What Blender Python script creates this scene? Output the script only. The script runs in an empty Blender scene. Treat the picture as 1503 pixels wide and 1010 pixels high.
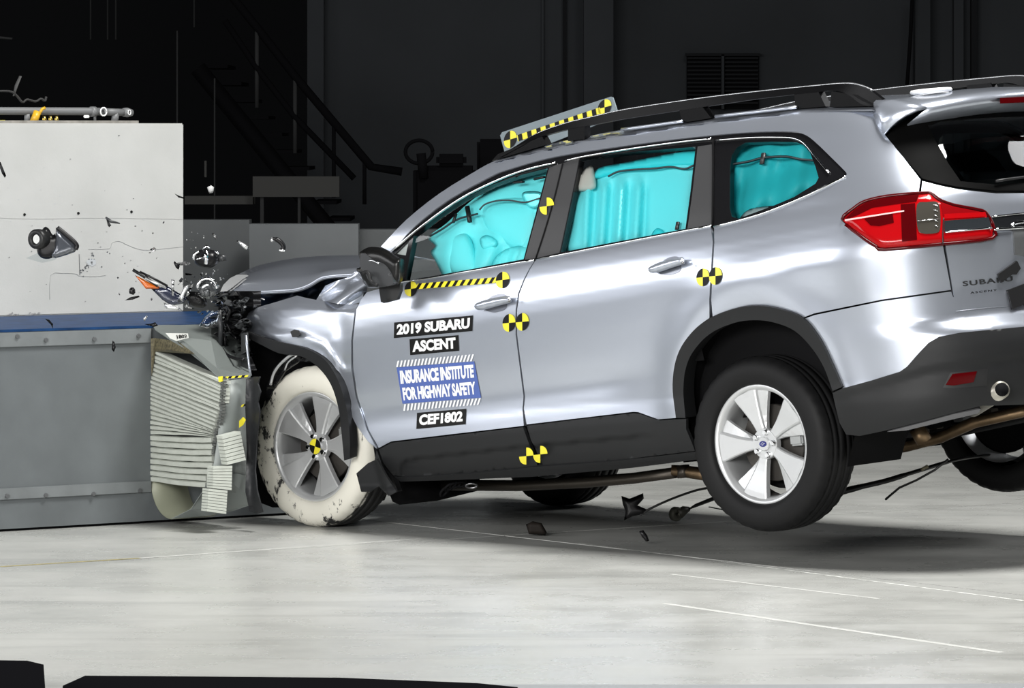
import bpy, bmesh, math, random
import numpy as np
from mathutils import Vector, Matrix
from mathutils.geometry import delaunay_2d_cdt

random.seed(7)
rng = np.random.RandomState(7)
sc = bpy.context.scene
COL = sc.collection

# ------------------------------------------------------------------ camera
FPX, CX, HY, CH = 7000.0, 751.5, 190.0, 1.85     # focal length in px, principal column, horizon row, camera height
cd = bpy.data.cameras.new('camera')
cam = bpy.data.objects.new('camera', cd); COL.objects.link(cam)
cam.location = (0, 0, CH); cam.rotation_euler = (math.pi / 2, 0, 0)
cd.sensor_width = 36; cd.sensor_fit = 'HORIZONTAL'
cd.lens = FPX / 1503 * 36
cd.shift_y = -(505 - HY) / 1503
cd.clip_end = 200
sc.camera = cam

# ------------------------------------------------------------------ world, lights, exposure
wd = bpy.data.worlds.new('hall_air'); sc.world = wd; wd.use_nodes = True
wd.node_tree.nodes['Background'].inputs[0].default_value = (0.55, 0.6, 0.68, 1)
wd.node_tree.nodes['Background'].inputs[1].default_value = 0.02
sc.view_settings.view_transform = 'Standard'; sc.view_settings.look = 'None'
sc.view_settings.exposure = 0.12; sc.view_settings.gamma = 1; sc.view_settings.use_curve_mapping = False

def area(name, loc, aim, sx, sy, power, color=(1, 1, 1), spread=180):
    l = bpy.data.lights.new(name, 'AREA'); l.shape = 'RECTANGLE'; l.size = sx; l.size_y = sy
    l.energy = power; l.color = color; l.spread = math.radians(spread)
    o = bpy.data.objects.new(name, l); COL.objects.link(o); o.location = loc
    o.rotation_euler = (Vector(aim) - Vector(loc)).to_track_quat('-Z', 'Y').to_euler()
    return o
# ceiling bank right above the crash area, a second bank over the run-up behind the camera side, one at the left
area('ceiling_bank', (4.0, 18.6, 12.0), (0.4, 20.4, 0), 4, 4, 1400, (1, 0.99, 0.96), 140)
area('run_up_bank', (-8.0, -1.0, 6.2), (-0.3, 21, 0.6), 13, 5, 3300, (1, 0.99, 0.97), 150)
area('left_bank', (-13.0, 19.0, 4.1), (-0.5, 20.5, 1.2), 12, 3.6, 520, (0.98, 0.985, 1), 150)
area('far_bank', (11.0, 25.0, 8.0), (1.5, 20.5, 0.8), 4, 3, 160, (0.98, 0.985, 1), 140)

# ------------------------------------------------------------------ car pose (yaw, nose-down pitch, slight roll)
def pose(a=42.5, p=6.0, r=2.0, anchor=(1118, 652, 20.28), loc=(0, .93, .285)):
    a, p, r = map(math.radians, (a, p, r))
    F = np.array([-math.cos(a) * math.cos(p), math.sin(a) * math.cos(p), -math.sin(p)])
    Lh = np.array([-math.sin(a), -math.cos(a), 0]); U0 = np.cross(F, Lh)
    L = Lh * math.cos(r) - U0 * math.sin(r); U = np.cross(F, L)
    R = np.stack([F, L, U], 1); px, py, Y = anchor
    w = np.array([(px - CX) / FPX * Y, Y, CH - (py - HY) / FPX * Y])
    return R, w - R @ np.array(loc)
RC, TC = pose()
CAR_M = Matrix([[*RC[0], TC[0]], [*RC[1], TC[1]], [*RC[2], TC[2]], [0, 0, 0, 1]])

def ray_w(px, py):
    return np.stack([(np.asarray(px, float) - CX) / FPX, np.ones_like(np.asarray(px, float)), -(np.asarray(py, float) - HY) / FPX], -1)
ORG = np.array([0, 0, CH])
O_CAR = RC.T @ (ORG - TC)
def vp(px, py, v):                       # pixel -> car frame point on the lengthwise plane at lateral offset v
    d = ray_w(px, py) @ RC; t = (v - O_CAR[1]) / d[..., 1]
    return O_CAR + d * t[..., None] if d.ndim > 1 else O_CAR + d * t
def up_(px, py, u):                      # pixel -> car frame point on the crosswise plane at station u
    d = ray_w(px, py) @ RC; t = (u - O_CAR[0]) / d[..., 0]
    return O_CAR + d * t[..., None] if d.ndim > 1 else O_CAR + d * t
def wp(px, py, Y):                       # pixel -> world point at depth Y
    return Vector(((px - CX) / FPX * Y, Y, CH - (py - HY) / FPX * Y))
def fl(px, py, z=0):                     # pixel -> world point on the floor
    return wp(px, py, FPX * (CH - z) / (py - HY))
def to_car(w): return Vector(RC.T @ (np.array(w) - TC))
def to_world(p): return Vector(RC @ np.array(p) + TC)

# barrier frame: E1 along the face to the right, E2 into the barrier
E1 = np.array([.802, .597, 0]); E2 = np.array([-.597, .802, 0])
B0 = np.array([*fl(0, 781)])
def bface(px, py, n=0.0):                # pixel -> world, on the plane parallel to the barrier face, n metres in front of it
    d = ray_w(px, py); c = (B0 - E2 * n - ORG) @ E2
    return Vector(ORG + d * (c / (d @ E2)))
def bside(px, py, P):                    # pixel -> world on the vertical plane through P at right angles to the face
    d = ray_w(px, py); c = (np.array(P) - ORG) @ E1
    return Vector(ORG + d * (c / (d @ E1)))

# ------------------------------------------------------------------ materials
MATS = {}
def mat(name, col, rough=.5, metal=0., coat=0., spec=.5, noise=None, bump=None, emit=None, alpha=None):
    if name in MATS: return MATS[name]
    m = bpy.data.materials.new(name); m.use_nodes = True; MATS[name] = m
    nt = m.node_tree; b = nt.nodes['Principled BSDF']
    b.inputs['Base Color'].default_value = (*col, 1); b.inputs['Roughness'].default_value = rough
    b.inputs['Metallic'].default_value = metal; b.inputs['Coat Weight'].default_value = coat
    b.inputs['Coat Roughness'].default_value = .04; b.inputs['Specular IOR Level'].default_value = spec
    tc = nt.nodes.new('ShaderNodeTexCoord')
    if noise:                             # (scale, amount, [stretch]) : colour varies by a factor 1 -/+ amount
        n = nt.nodes.new('ShaderNodeTexNoise'); n.inputs['Scale'].default_value = noise[0]; n.inputs['Detail'].default_value = 6
        mp = nt.nodes.new('ShaderNodeMapping'); nt.links.new(tc.outputs['Object'], mp.inputs[0]); nt.links.new(mp.outputs[0], n.inputs[0])
        if len(noise) > 2: mp.inputs['Scale'].default_value = noise[2]
        r = nt.nodes.new('ShaderNodeMapRange'); nt.links.new(n.outputs[0], r.inputs[0])
        r.inputs[1].default_value = .3; r.inputs[2].default_value = .7
        r.inputs[3].default_value = 1 - noise[1]; r.inputs[4].default_value = 1 + noise[1]
        mx = nt.nodes.new('ShaderNodeVectorMath'); mx.operation = 'SCALE'; mx.inputs[0].default_value = col
        nt.links.new(r.outputs[0], mx.inputs['Scale']); nt.links.new(mx.outputs[0], b.inputs['Base Color'])
    if bump:                              # (scale, strength, distance)
        n = nt.nodes.new('ShaderNodeTexNoise'); n.inputs['Scale'].default_value = bump[0]; n.inputs['Detail'].default_value = 4
        nt.links.new(tc.outputs['Object'], n.inputs[0])
        bp = nt.nodes.new('ShaderNodeBump'); bp.inputs['Strength'].default_value = bump[1]; bp.inputs['Distance'].default_value = bump[2]
        nt.links.new(n.outputs[0], bp.inputs['Height']); nt.links.new(bp.outputs[0], b.inputs['Normal'])
    if emit: b.inputs['Emission Color'].default_value = (*emit[0], 1); b.inputs['Emission Strength'].default_value = emit[1]
    return m
def glass(name, tint, gloss=.12):
    if name in MATS: return MATS[name]
    m = bpy.data.materials.new(name); m.use_nodes = True; MATS[name] = m
    nt = m.node_tree; nt.nodes.clear()
    out = nt.nodes.new('ShaderNodeOutputMaterial'); mx = nt.nodes.new('ShaderNodeMixShader')
    t = nt.nodes.new('ShaderNodeBsdfTransparent'); t.inputs[0].default_value = (*tint, 1)
    g = nt.nodes.new('ShaderNodeBsdfGlossy'); g.inputs['Roughness'].default_value = .02
    f = nt.nodes.new('ShaderNodeFresnel'); f.inputs[0].default_value = 1.45
    nt.links.new(f.outputs[0], mx.inputs[0]); nt.links.new(t.outputs[0], mx.inputs[1]); nt.links.new(g.outputs[0], mx.inputs[2])
    nt.links.new(mx.outputs[0], out.inputs[0])
    return m
SILVER = mat('silver_metallic_paint', (.49, .525, .60), .29, .74, .8)
BLACKG = mat('gloss_black', (.008, .008, .009), .12)
PLAST = mat('dark_grey_plastic', (.014, .0145, .0155), .5, spec=.25, bump=(900, .15, .001))
BLACKP = mat('black_plastic', (.010, .010, .011), .45)
CHROME = mat('chrome', (.85, .86, .88), .08, 1)
STEEL = mat('worn_steel', (.33, .33, .34), .35, 1)
ALLOY = mat('silver_alloy', (.60, .61, .62), .38, .55, .2)
RUBBER = mat('tyre_rubber', (.0065, .0065, .007), .6, spec=.22, bump=(300, .2, .001))
DARK = mat('dark_underside', (.004, .004, .0045), .8, spec=.1)
RUST = mat('heat_stained_exhaust', (.19, .13, .075), .42, .8, noise=(9, .5))
YEL = mat('yellow_vinyl', (.80, .70, .04), .4)
BLK = mat('black_vinyl', (.006, .006, .006), .5, spec=.2)
WHT = mat('white_vinyl', (.82, .83, .84), .4)
BLUE = mat('blue_vinyl', (.075, .125, .38), .4)
TEAL = mat('teal_airbag_fabric', (.17, .82, .86), .55, bump=(500, .12, .001))
TEAL2 = mat('deep_teal_airbag_fabric', (.05, .72, .77), .55)
RED = mat('red_lamp_lens', (.36, .003, .005), .12, spec=.25)
RED2 = mat('dark_red_lamp_lens', (.065, .001, .002), .12, spec=.25)
GLASS = glass('side_glass', (.93, .96, .96))
GLASST = glass('tinted_rear_glass', (.86, .90, .91))
GLASSQ = glass('tinted_quarter_glass', (.62, .72, .73))
GLASSD = glass('dark_privacy_glass', (.30, .34, .35))

# ------------------------------------------------------------------ object helpers
def link(o, parent=None):
    COL.objects.link(o)
    if parent is not None: o.parent = parent
    return o
def mesh(name, vs, fs, m=None, parent=None, smooth=False):
    me = bpy.data.meshes.new(name); me.from_pydata([tuple(map(float, v)) for v in vs], [], [tuple(map(int, f)) for f in fs])
    if smooth: me.polygons.foreach_set('use_smooth', [True] * len(me.polygons))
    if m: me.materials.append(m)
    return link(bpy.data.objects.new(name, me), parent)
def from_bm(name, bm, m, parent=None, smooth=False):
    bmesh.ops.recalc_face_normals(bm, faces=bm.faces)
    me = bpy.data.meshes.new(name); bm.to_mesh(me); bm.free()
    if smooth: me.polygons.foreach_set('use_smooth', [True] * len(me.polygons))
    if m: me.materials.append(m)
    return link(bpy.data.objects.new(name, me), parent)
def empty(name, loc=(0, 0, 0)):
    o = bpy.data.objects.new(name, None); o.location = loc; o.empty_display_size = .1
    return link(o)
def tag(o, label, cat, group=None):
    o['label'] = label; o['category'] = cat
    if group: o['group'] = group
    return o
def struct(o): o['kind'] = 'structure'; return o
def box(bm, c, ax, half):
    c = Vector(c); ax = [Vector(a) for a in ax]
    vs = [bm.verts.new(c + ax[0] * (sx * half[0]) + ax[1] * (sy * half[1]) + ax[2] * (sz * half[2])) for sx in (-1, 1) for sy in (-1, 1) for sz in (-1, 1)]
    for f in ((0, 1, 3, 2), (4, 6, 7, 5), (0, 4, 5, 1), (2, 3, 7, 6), (0, 2, 6, 4), (1, 5, 7, 3)): bm.faces.new([vs[i] for i in f])
    return vs
XYZ = ((1, 0, 0), (0, 1, 0), (0, 0, 1))
def boxo(name, c, half, m, parent=None, ax=XYZ, bev=0):
    bm = bmesh.new(); box(bm, c, ax, half)
    if bev: bmesh.ops.bevel(bm, geom=bm.edges[:] , offset=bev, segments=2, affect='EDGES')
    return from_bm(name, bm, m, parent)
def tube_bm(bm, pts, r, seg=8, cap=True, flat=None):
    pts = [Vector(p) for p in pts]; rings = []
    rr = r if hasattr(r, '__len__') else [r] * len(pts)
    prev = None
    for i, p in enumerate(pts):
        d = (pts[min(i + 1, len(pts) - 1)] - pts[max(i - 1, 0)]).normalized()
        if prev is None:
            a = d.cross(Vector((0, 0, 1)))
            if a.length < 1e-3: a = d.cross(Vector((1, 0, 0)))
        else: a = prev - d * prev.dot(d)
        a.normalize(); prev = a; b = d.cross(a)
        k = flat if flat else 1
        rings.append([bm.verts.new(p + a * (math.cos(2 * math.pi * j / seg) * rr[i]) + b * (math.sin(2 * math.pi * j / seg) * rr[i] * k)) for j in range(seg)])
    for q in range(len(rings) - 1):
        for j in range(seg): bm.faces.new((rings[q][j], rings[q][(j + 1) % seg], rings[q + 1][(j + 1) % seg], rings[q + 1][j]))
    if cap: bm.faces.new(rings[0][::-1]); bm.faces.new(rings[-1])
def tube(name, pts, r, m, parent=None, seg=8, flat=None):
    bm = bmesh.new(); tube_bm(bm, pts, r, seg, True, flat); return from_bm(name, bm, m, parent, True)
def cat(pts, n=6, closed=False):          # Catmull-Rom through the given points
    P = [np.array(p, float) for p in pts]; N = len(P); out = []
    for i in range(N if closed else N - 1):
        p0 = P[(i - 1) % N] if closed or i > 0 else 2 * P[0] - P[1]
        p1 = P[i]; p2 = P[(i + 1) % N]
        p3 = P[(i + 2) % N] if closed or i + 2 < N else 2 * P[-1] - P[-2]
        for k in range(n):
            t = k / n
            out.append(.5 * ((2 * p1) + (-p0 + p2) * t + (2 * p0 - 5 * p1 + 4 * p2 - p3) * t * t + (-p0 + 3 * p1 - 3 * p2 + p3) * t ** 3))
    if not closed: out.append(P[-1])
    return [tuple(p) for p in out]
def lathe_bm(bm, prof, seg, axis='y', c=(0, 0, 0), mod=None, close=False):
    rings = []
    for k, (r, y) in enumerate(prof):
        ring = []
        for j in range(seg):
            a = 2 * math.pi * j / seg; q = r + (mod(k, j) if mod else 0)
            ring.append(bm.verts.new((c[0] + q * math.cos(a), c[1] + y, c[2] + q * math.sin(a))))
        rings.append(ring)
    n = len(rings)
    for k in range(n if close else n - 1):
        A, B = rings[k], rings[(k + 1) % n]
        for j in range(seg): bm.faces.new((A[j], A[(j + 1) % seg], B[(j + 1) % seg], B[j]))
    return rings
def sstep(x, a, b):
    t = np.clip((np.asarray(x, float) - a) / (b - a), 0, 1); return t * t * (3 - 2 * t)

# ------------------------------------------------------------------ car body surface in the car frame: u forward, v left, z up
_zt = np.array([0, .18, .22, .26, .31, .36, .42, .46, .52, .62, .74, .86, .94, 1.00, 1.05, 1.10, 1.15, 1.19, 1.30, 1.40, 1.50, 1.60, 1.64, 1.675, 1.70, 1.715, 1.728, 1.738, 1.745, 2.0])
_wt = np.array([.80, .82, .855, .895, .922, .938, .945, .940, .934, .938, .948, .957, .960, .956, .947, .933, .913, .893, .850, .811, .768, .725, .703, .672, .64, .58, .47, .33, .001, .001])
_zf = np.linspace(0, 2, 2001); _wf = np.interp(_zf, _zt, _wt)
_k = np.exp(-.5 * (np.arange(-30, 31) / 9.0) ** 2); _k /= _k.sum()
_wf = np.convolve(np.pad(_wf, 30, mode='edge'), _k, mode='valid')
_lz = [.2, .3, .38, .5, .62, .68, .74, .85, .98, 1.06, 1.13, 1.2, 1.26, 1.35, 1.45, 1.55, 1.65, 1.75]
_lw = [1.0, 1.06, 1.11, 1.14, 1.145, 1.13, 1.06, 1.06, 1.075, 1.085, 1.06, 1.05, 1.03, .965, .905, .84, .76, .68]
_lf = np.interp(_zf, _lz, _lw); _lf = np.convolve(np.pad(_lf, 30, mode='edge'), _k, mode='valid')
_ru = [-1.1, -.59, -.15, .49, 1.07, 1.52, 1.9, 2.4]; _rd = [-.10, -.044, -.009, 0, -.006, -.036, -.07, -.1]
def halfw(u, z):
    u = np.asarray(u, float); z = np.asarray(z, float)
    zt = z - .044 * (1.2 - np.maximum(u, -.8)) * sstep(z, .72, 1.05) * (1 - sstep(z, 1.28, 1.5)) - np.interp(u, _ru, _rd) * sstep(z, 1.35, 1.58)
    w = np.interp(zt, _zf, _wf)
    w = w * (1 - .012 * sstep(u, 1.6, 2.4) - .05 * sstep(u, 2.4, 3.6) - .03 * sstep(-u, .25, 1.1))
    r = np.hypot(u + .02, z - .47)
    w = w + .016 * np.exp(-((r - .47) / .09) ** 2) * sstep(z, .3, .5)                 # rear arch flare
    w = w + .018 * np.exp(-(((u + .25) / .5) ** 2 + ((z - 1.02) / .10) ** 2))         # haunch above the arch
    w = w - .012 * np.exp(-((z - .60 - .03 * (1.2 - u)) / .07) ** 2) * sstep(u, .5, .9)   # hollow low on the doors
    return np.maximum(w, 1e-3)
UB, PW = -.30, 3.0
def bodyF(P, k=0.):
    u, v, z = P[..., 0], P[..., 1], P[..., 2]
    L = np.interp(z, _zf, _lf) + UB
    return (np.abs(v) / np.maximum(halfw(u, z) - k, 1e-3)) ** PW + (np.maximum(UB - u, 0) / (L - k)) ** PW - 1
def body_hit(px, py, k=0.):
    px = np.asarray(px, float); py = np.asarray(py, float); D = ray_w(px, py) @ RC
    ts = np.linspace(18.0, 23.4, 240)
    P = O_CAR + D[:, None, :] * ts[None, :, None]
    k = np.broadcast_to(np.asarray(k, float), px.shape); Fv = bodyF(P, k[:, None]); neg = Fv < 0; i = np.where(neg.any(1), neg.argmax(1), Fv.argmin(1))
    lo = ts[np.maximum(i - 1, 0)]; hi = ts[i].copy(); hit = neg.any(1)
    for _ in range(30):
        mid = (lo + hi) / 2; f = bodyF(O_CAR + D * mid[:, None], k); lo = np.where(f > 0, mid, lo); hi = np.where(f > 0, hi, mid)
    t = np.where(hit, hi, ts[i]); return O_CAR + D * t[:, None]
def body_n(P):
    g = np.zeros_like(P); h = .004
    for k in range(3):
        e = np.zeros(3); e[k] = h; g[:, k] = bodyF(P + e) - bodyF(P - e)
    return g / np.maximum(np.linalg.norm(g, axis=1, keepdims=True), 1e-9)

def inside(poly, x, y):
    poly = np.asarray(poly); x = np.asarray(x, float); y = np.asarray(y, float); c = np.zeros(x.shape, bool)
    X, Y = poly[:, 0], poly[:, 1]; X2, Y2 = np.roll(X, -1), np.roll(Y, -1)
    for i in range(len(poly)):
        if Y[i] == Y2[i]: continue
        k = ((Y[i] > y) != (Y2[i] > y)) & (x < (X2[i] - X[i]) * (y - Y[i]) / (Y2[i] - Y[i]) + X[i]); c ^= k
    return c
def edge_dist(poly, x, y):
    poly = np.asarray(poly, float); d = np.full(np.shape(x), 1e9)
    for i in range(len(poly)):
        a, b = poly[i], poly[(i + 1) % len(poly)]; ab = b - a; L = ab @ ab
        if L < 1e-12: continue
        t = np.clip(((x - a[0]) * ab[0] + (y - a[1]) * ab[1]) / L, 0, 1)
        d = np.minimum(d, np.hypot(x - a[0] - ab[0] * t, y - a[1] - ab[1] * t))
    return d
def dens(poly, s):
    out = []
    for i in range(len(poly)):
        a, b = np.array(poly[i], float), np.array(poly[(i + 1) % len(poly)], float); n = max(1, int(math.ceil(np.hypot(*(b - a)) / s)))
        for k in range(n): out.append(tuple(a + (b - a) * k / n))
    return out
def fill(outline, s, holes=()):
    """Triangulate a pixel outline with inner points. -> xy, tris, loops (lists of vertex ids)"""
    loops = [dens(outline, s)] + [dens(h, s) for h in holes]
    A = np.array(loops[0]); x0, y0 = A.min(0); x1, y1 = A.max(0)
    gx, gy = np.meshgrid(np.arange(x0 + s * .5, x1, s), np.arange(y0 + s * .5, y1, s)); gx = gx + (np.arange(gx.shape[0]) % 2)[:, None] * s * .5
    gx, gy = gx.ravel(), gy.ravel()
    k = inside(loops[0], gx, gy) & (edge_dist(loops[0], gx, gy) > s * .5)
    for h in loops[1:]: k &= ~inside(h, gx, gy) & (edge_dist(h, gx, gy) > s * .5)
    pts = []; edges = []; ids = []
    for lp in loops:
        b = len(pts); n = len(lp); pts += lp; edges += [(b + i, b + (i + 1) % n) for i in range(n)]; ids.append(list(range(b, b + n)))
    pts += list(zip(gx[k], gy[k]))
    r = delaunay_2d_cdt([Vector((float(p[0]), float(p[1]))) for p in pts], edges, [], 0, 1e-5)
    V = np.array([(v.x, v.y) for v in r[0]]); T = []
    back = {}
    for i, os_ in enumerate(r[3]):
        for o in os_: back[o] = i
    tri = [list(f) for f in r[2]]
    if tri:
        C = np.array([V[f].mean(0) for f in tri]); ok = inside(loops[0], C[:, 0], C[:, 1])
        for h in loops[1:]: ok &= ~inside(h, C[:, 0], C[:, 1])
        for f, o in zip(tri, ok):
            if not o: continue
            a, b, c = V[f[0]], V[f[1]], V[f[2]]
            T.append(f if (b[0] - a[0]) * (c[1] - a[1]) - (b[1] - a[1]) * (c[0] - a[0]) < 0 else f[::-1])
    return V, T, [[back[i] for i in lp] for lp in ids]

CAR = empty('suv'); CAR.matrix_world = CAR_M
tag(CAR, 'silver three-row SUV with its nose crushed into the barrier and tail in the air', 'car')

def panel(name, outline, m, parent=CAR, off=0., thick=.018, disp=None, s=7, holes=(), mirror=False, hitf=None):
    V, T, loops = fill(outline, s, holes)
    if hitf is None:
        P = body_hit(V[:, 0], V[:, 1], -(off + (disp(V[:, 0], V[:, 1]) if disp is not None else 0.))); N = body_n(P); off = 0.
    elif hasattr(hitf, 'k') and disp is not None: P, N = hitf(V[:, 0], V[:, 1], disp(V[:, 0], V[:, 1]))
    else: P, N = hitf(V[:, 0], V[:, 1])
    o_ = np.full(len(V), off)
    if disp is not None and hitf is not None and not hasattr(hitf, 'k'): o_ = o_ + disp(V[:, 0], V[:, 1])
    Q = P + N * o_[:, None]; nv = len(Q)
    vs = list(Q); fs = list(T); nor = list(N)
    for lp in loops:
        if thick <= 0: break
        b = len(vs); n = len(lp)
        vs += [Q[i] for i in lp] + [Q[i] - N[i] * thick for i in lp]; nor += [None] * (2 * n)
        for i in range(n):
            j = (i + 1) % n; fs.append((b + i, b + j, b + n + j, b + n + i))
    o = mesh(name, vs, fs, m, parent, True)
    if disp is None and hitf is None:
        me = o.data
        base = [v.vector.copy() for v in me.vertex_normals]
        me.normals_split_custom_set_from_vertices([tuple(nor[i]) if nor[i] is not None else tuple(base[i]) for i in range(len(vs))])
    if mirror:
        vs2 = [(v[0], -v[1], v[2]) for v in vs]; mesh(name, vs2, [f[::-1] for f in fs], m, parent, True)
    return o
def surf(pts, off=0.):                    # pixel polyline onto the body
    A = np.array(pts, float); return body_hit(A[:, 0], A[:, 1], -off)
def planeV(v, lean=0.):                   # pillow / panel carrier: lengthwise plane
    def h(x, y, k=0.):
        P = vp(x, y, v + np.zeros(len(x)) + k); N = np.tile(np.array([0, 1., 0]), (len(P), 1)); return P, N
    h.k = True; return h
def planeU(u):
    def h(x, y):
        P = up_(x, y, u); N = np.tile(np.array([-1., 0, 0]), (len(P), 1)); return P, N
    return h
def planeY(Y):                            # world plane facing the camera side, for loose things
    def h(x, y):
        P = np.stack([(x - CX) / FPX * Y, np.full_like(x, Y), CH - (y - HY) / FPX * Y], -1)
        return P, np.tile(np.array([0, -1., 0]), (len(P), 1))
    return h
def pillow(name, outline, m, hitf, h, rad, parent=None, s=5, back=1., disp=None, off=0.):
    V, T, loops = fill(outline, s); P, N = hitf(V[:, 0], V[:, 1])
    d = edge_dist(outline, V[:, 0], V[:, 1]); t = np.clip(d / rad, 0, 1); dome = np.sqrt(np.maximum(0, 1 - (1 - t) ** 2))
    e = disp(V[:, 0], V[:, 1]) * dome if disp is not None else 0
    A = hitf(V[:, 0], V[:, 1], off + dome * h + e)[0] if hasattr(hitf, 'k') else P + N * (off + dome * h + e)[:, None]
    B = P + N * (off - dome * h * back)[:, None]; n = len(A)
    rim = set(i for lp in loops for i in lp); bid = [i if i in rim else n + i for i in range(n)]
    return mesh(name, list(A) + list(B), T + [tuple(bid[i] for i in f[::-1]) for f in T], m, parent, True)
def strip(name, pts, r, m, parent=CAR, off=.003, n=5, seg=6):
    return tube(name, surf(cat(pts, n), off), r, m, parent, seg)
def quadpx(q, s, t):                      # q: TL, TR, BR, BL ; s right, t down
    q = [np.array(p, float) for p in q]; s = np.asarray(s)[..., None]; t = np.asarray(t)[..., None]
    return (q[0] * (1 - s) + q[1] * s) * (1 - t) + (q[3] * (1 - s) + q[2] * s) * t
def decal(name, q, m, parent=CAR, off=.003, hitf=None):
    return panel(name, [tuple(p) for p in q], m, parent, off, .0, None, 12, hitf=hitf)
def lettering(name, body, q, m, parent=CAR, off=.0045, bold=.02, hitf=None, spacing=1.0):
    cu = bpy.data.curves.new('lettering_curve', 'FONT'); cu.body = body; cu.offset = bold; cu.resolution_u = 4; cu.space_character = spacing
    ob = bpy.data.objects.new('lettering_curve', cu); COL.objects.link(ob)
    dg = bpy.context.evaluated_depsgraph_get(); me = bpy.data.meshes.new_from_object(ob.evaluated_get(dg))
    bpy.data.objects.remove(ob); bpy.data.curves.remove(cu)
    A = np.array([(v.co.x, v.co.y) for v in me.vertices]); lo, hi = A.min(0), A.max(0); A = (A - lo) / (hi - lo)
    px = quadpx(q, A[:, 0], 1 - A[:, 1])
    if hitf is None: P = body_hit(px[:, 0], px[:, 1], -off); N = body_n(P) * 0
    else: P, N = hitf(px[:, 0], px[:, 1])
    Q = P + N * off; fs = [tuple(p.vertices) for p in me.polygons]; bpy.data.meshes.remove(me)
    return mesh(name, list(Q), fs, m, parent)
def target(c, rx, ry, phase=0., parent=CAR, off=.003, skew=0., hitf=None, name='checker_target', dark=True):
    """round quartered target sticker: yellow and black quadrants"""
    vs = {0: [], 1: []}; fs = {0: [], 1: []}
    for q in range(4):
        k = q % 2; a0 = math.pi / 2 * q + phase; pts = [c]
        for i in range(9):
            a = a0 + math.pi / 2 * i / 8; x, y = math.cos(a) * rx, -math.sin(a) * ry
            pts.append((c[0] + x, c[1] + y + skew * x))
        A = np.array(pts); 
        if hitf is None: P = body_hit(A[:, 0], A[:, 1], -off); N = body_n(P) * 0
        else: P, N = hitf(A[:, 0], A[:, 1])
        b = len(vs[k]); vs[k] += list(P + N * off)
        for i in range(1, 9): fs[k].append((b, b + i, b + i + 1))
    o = mesh(name, vs[0], fs[0], YEL, parent)
    if dark: mesh('black_quadrant', vs[1], fs[1], BLK, o if parent is CAR else parent)
    return o
def hazard(a, b, h, n, parent=CAR, off=.003, slant=4., hitf=None):
    """black and yellow striped tape between two pixels"""
    def strip_(pa, pb, m, par, o_):
        q = []
        for (x, y), sg in ((pa, -1), (pb, -1), (pb, 1), (pa, 1)): q.append((x - sg * slant / 2, y + sg * h / 2))
        A = np.array(q)
        if hitf is None: P = body_hit(A[:, 0], A[:, 1], -o_); N = body_n(P) * 0
        else: P, N = hitf(A[:, 0], A[:, 1])
        return list(P + N * o_)
    a = np.array(a, float); b = np.array(b, float); vs = []; fs = []
    for i in range(n * 4):
        k = len(vs); vs += strip_(a + (b - a) * i / (n * 4), a + (b - a) * (i + 1) / (n * 4), None, None, off); fs.append((k, k + 3, k + 2, k + 1))
    o = mesh('measuring_tape', vs, fs, YEL, parent)
    for i in range(n):
        mesh('black_stripe', strip_(a + (b - a) * (i + .1) / n, a + (b - a) * (i + .55) / n, None, None, off + .0015), [(0, 3, 2, 1)], BLK, o if parent is CAR else parent)
    return o


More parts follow.
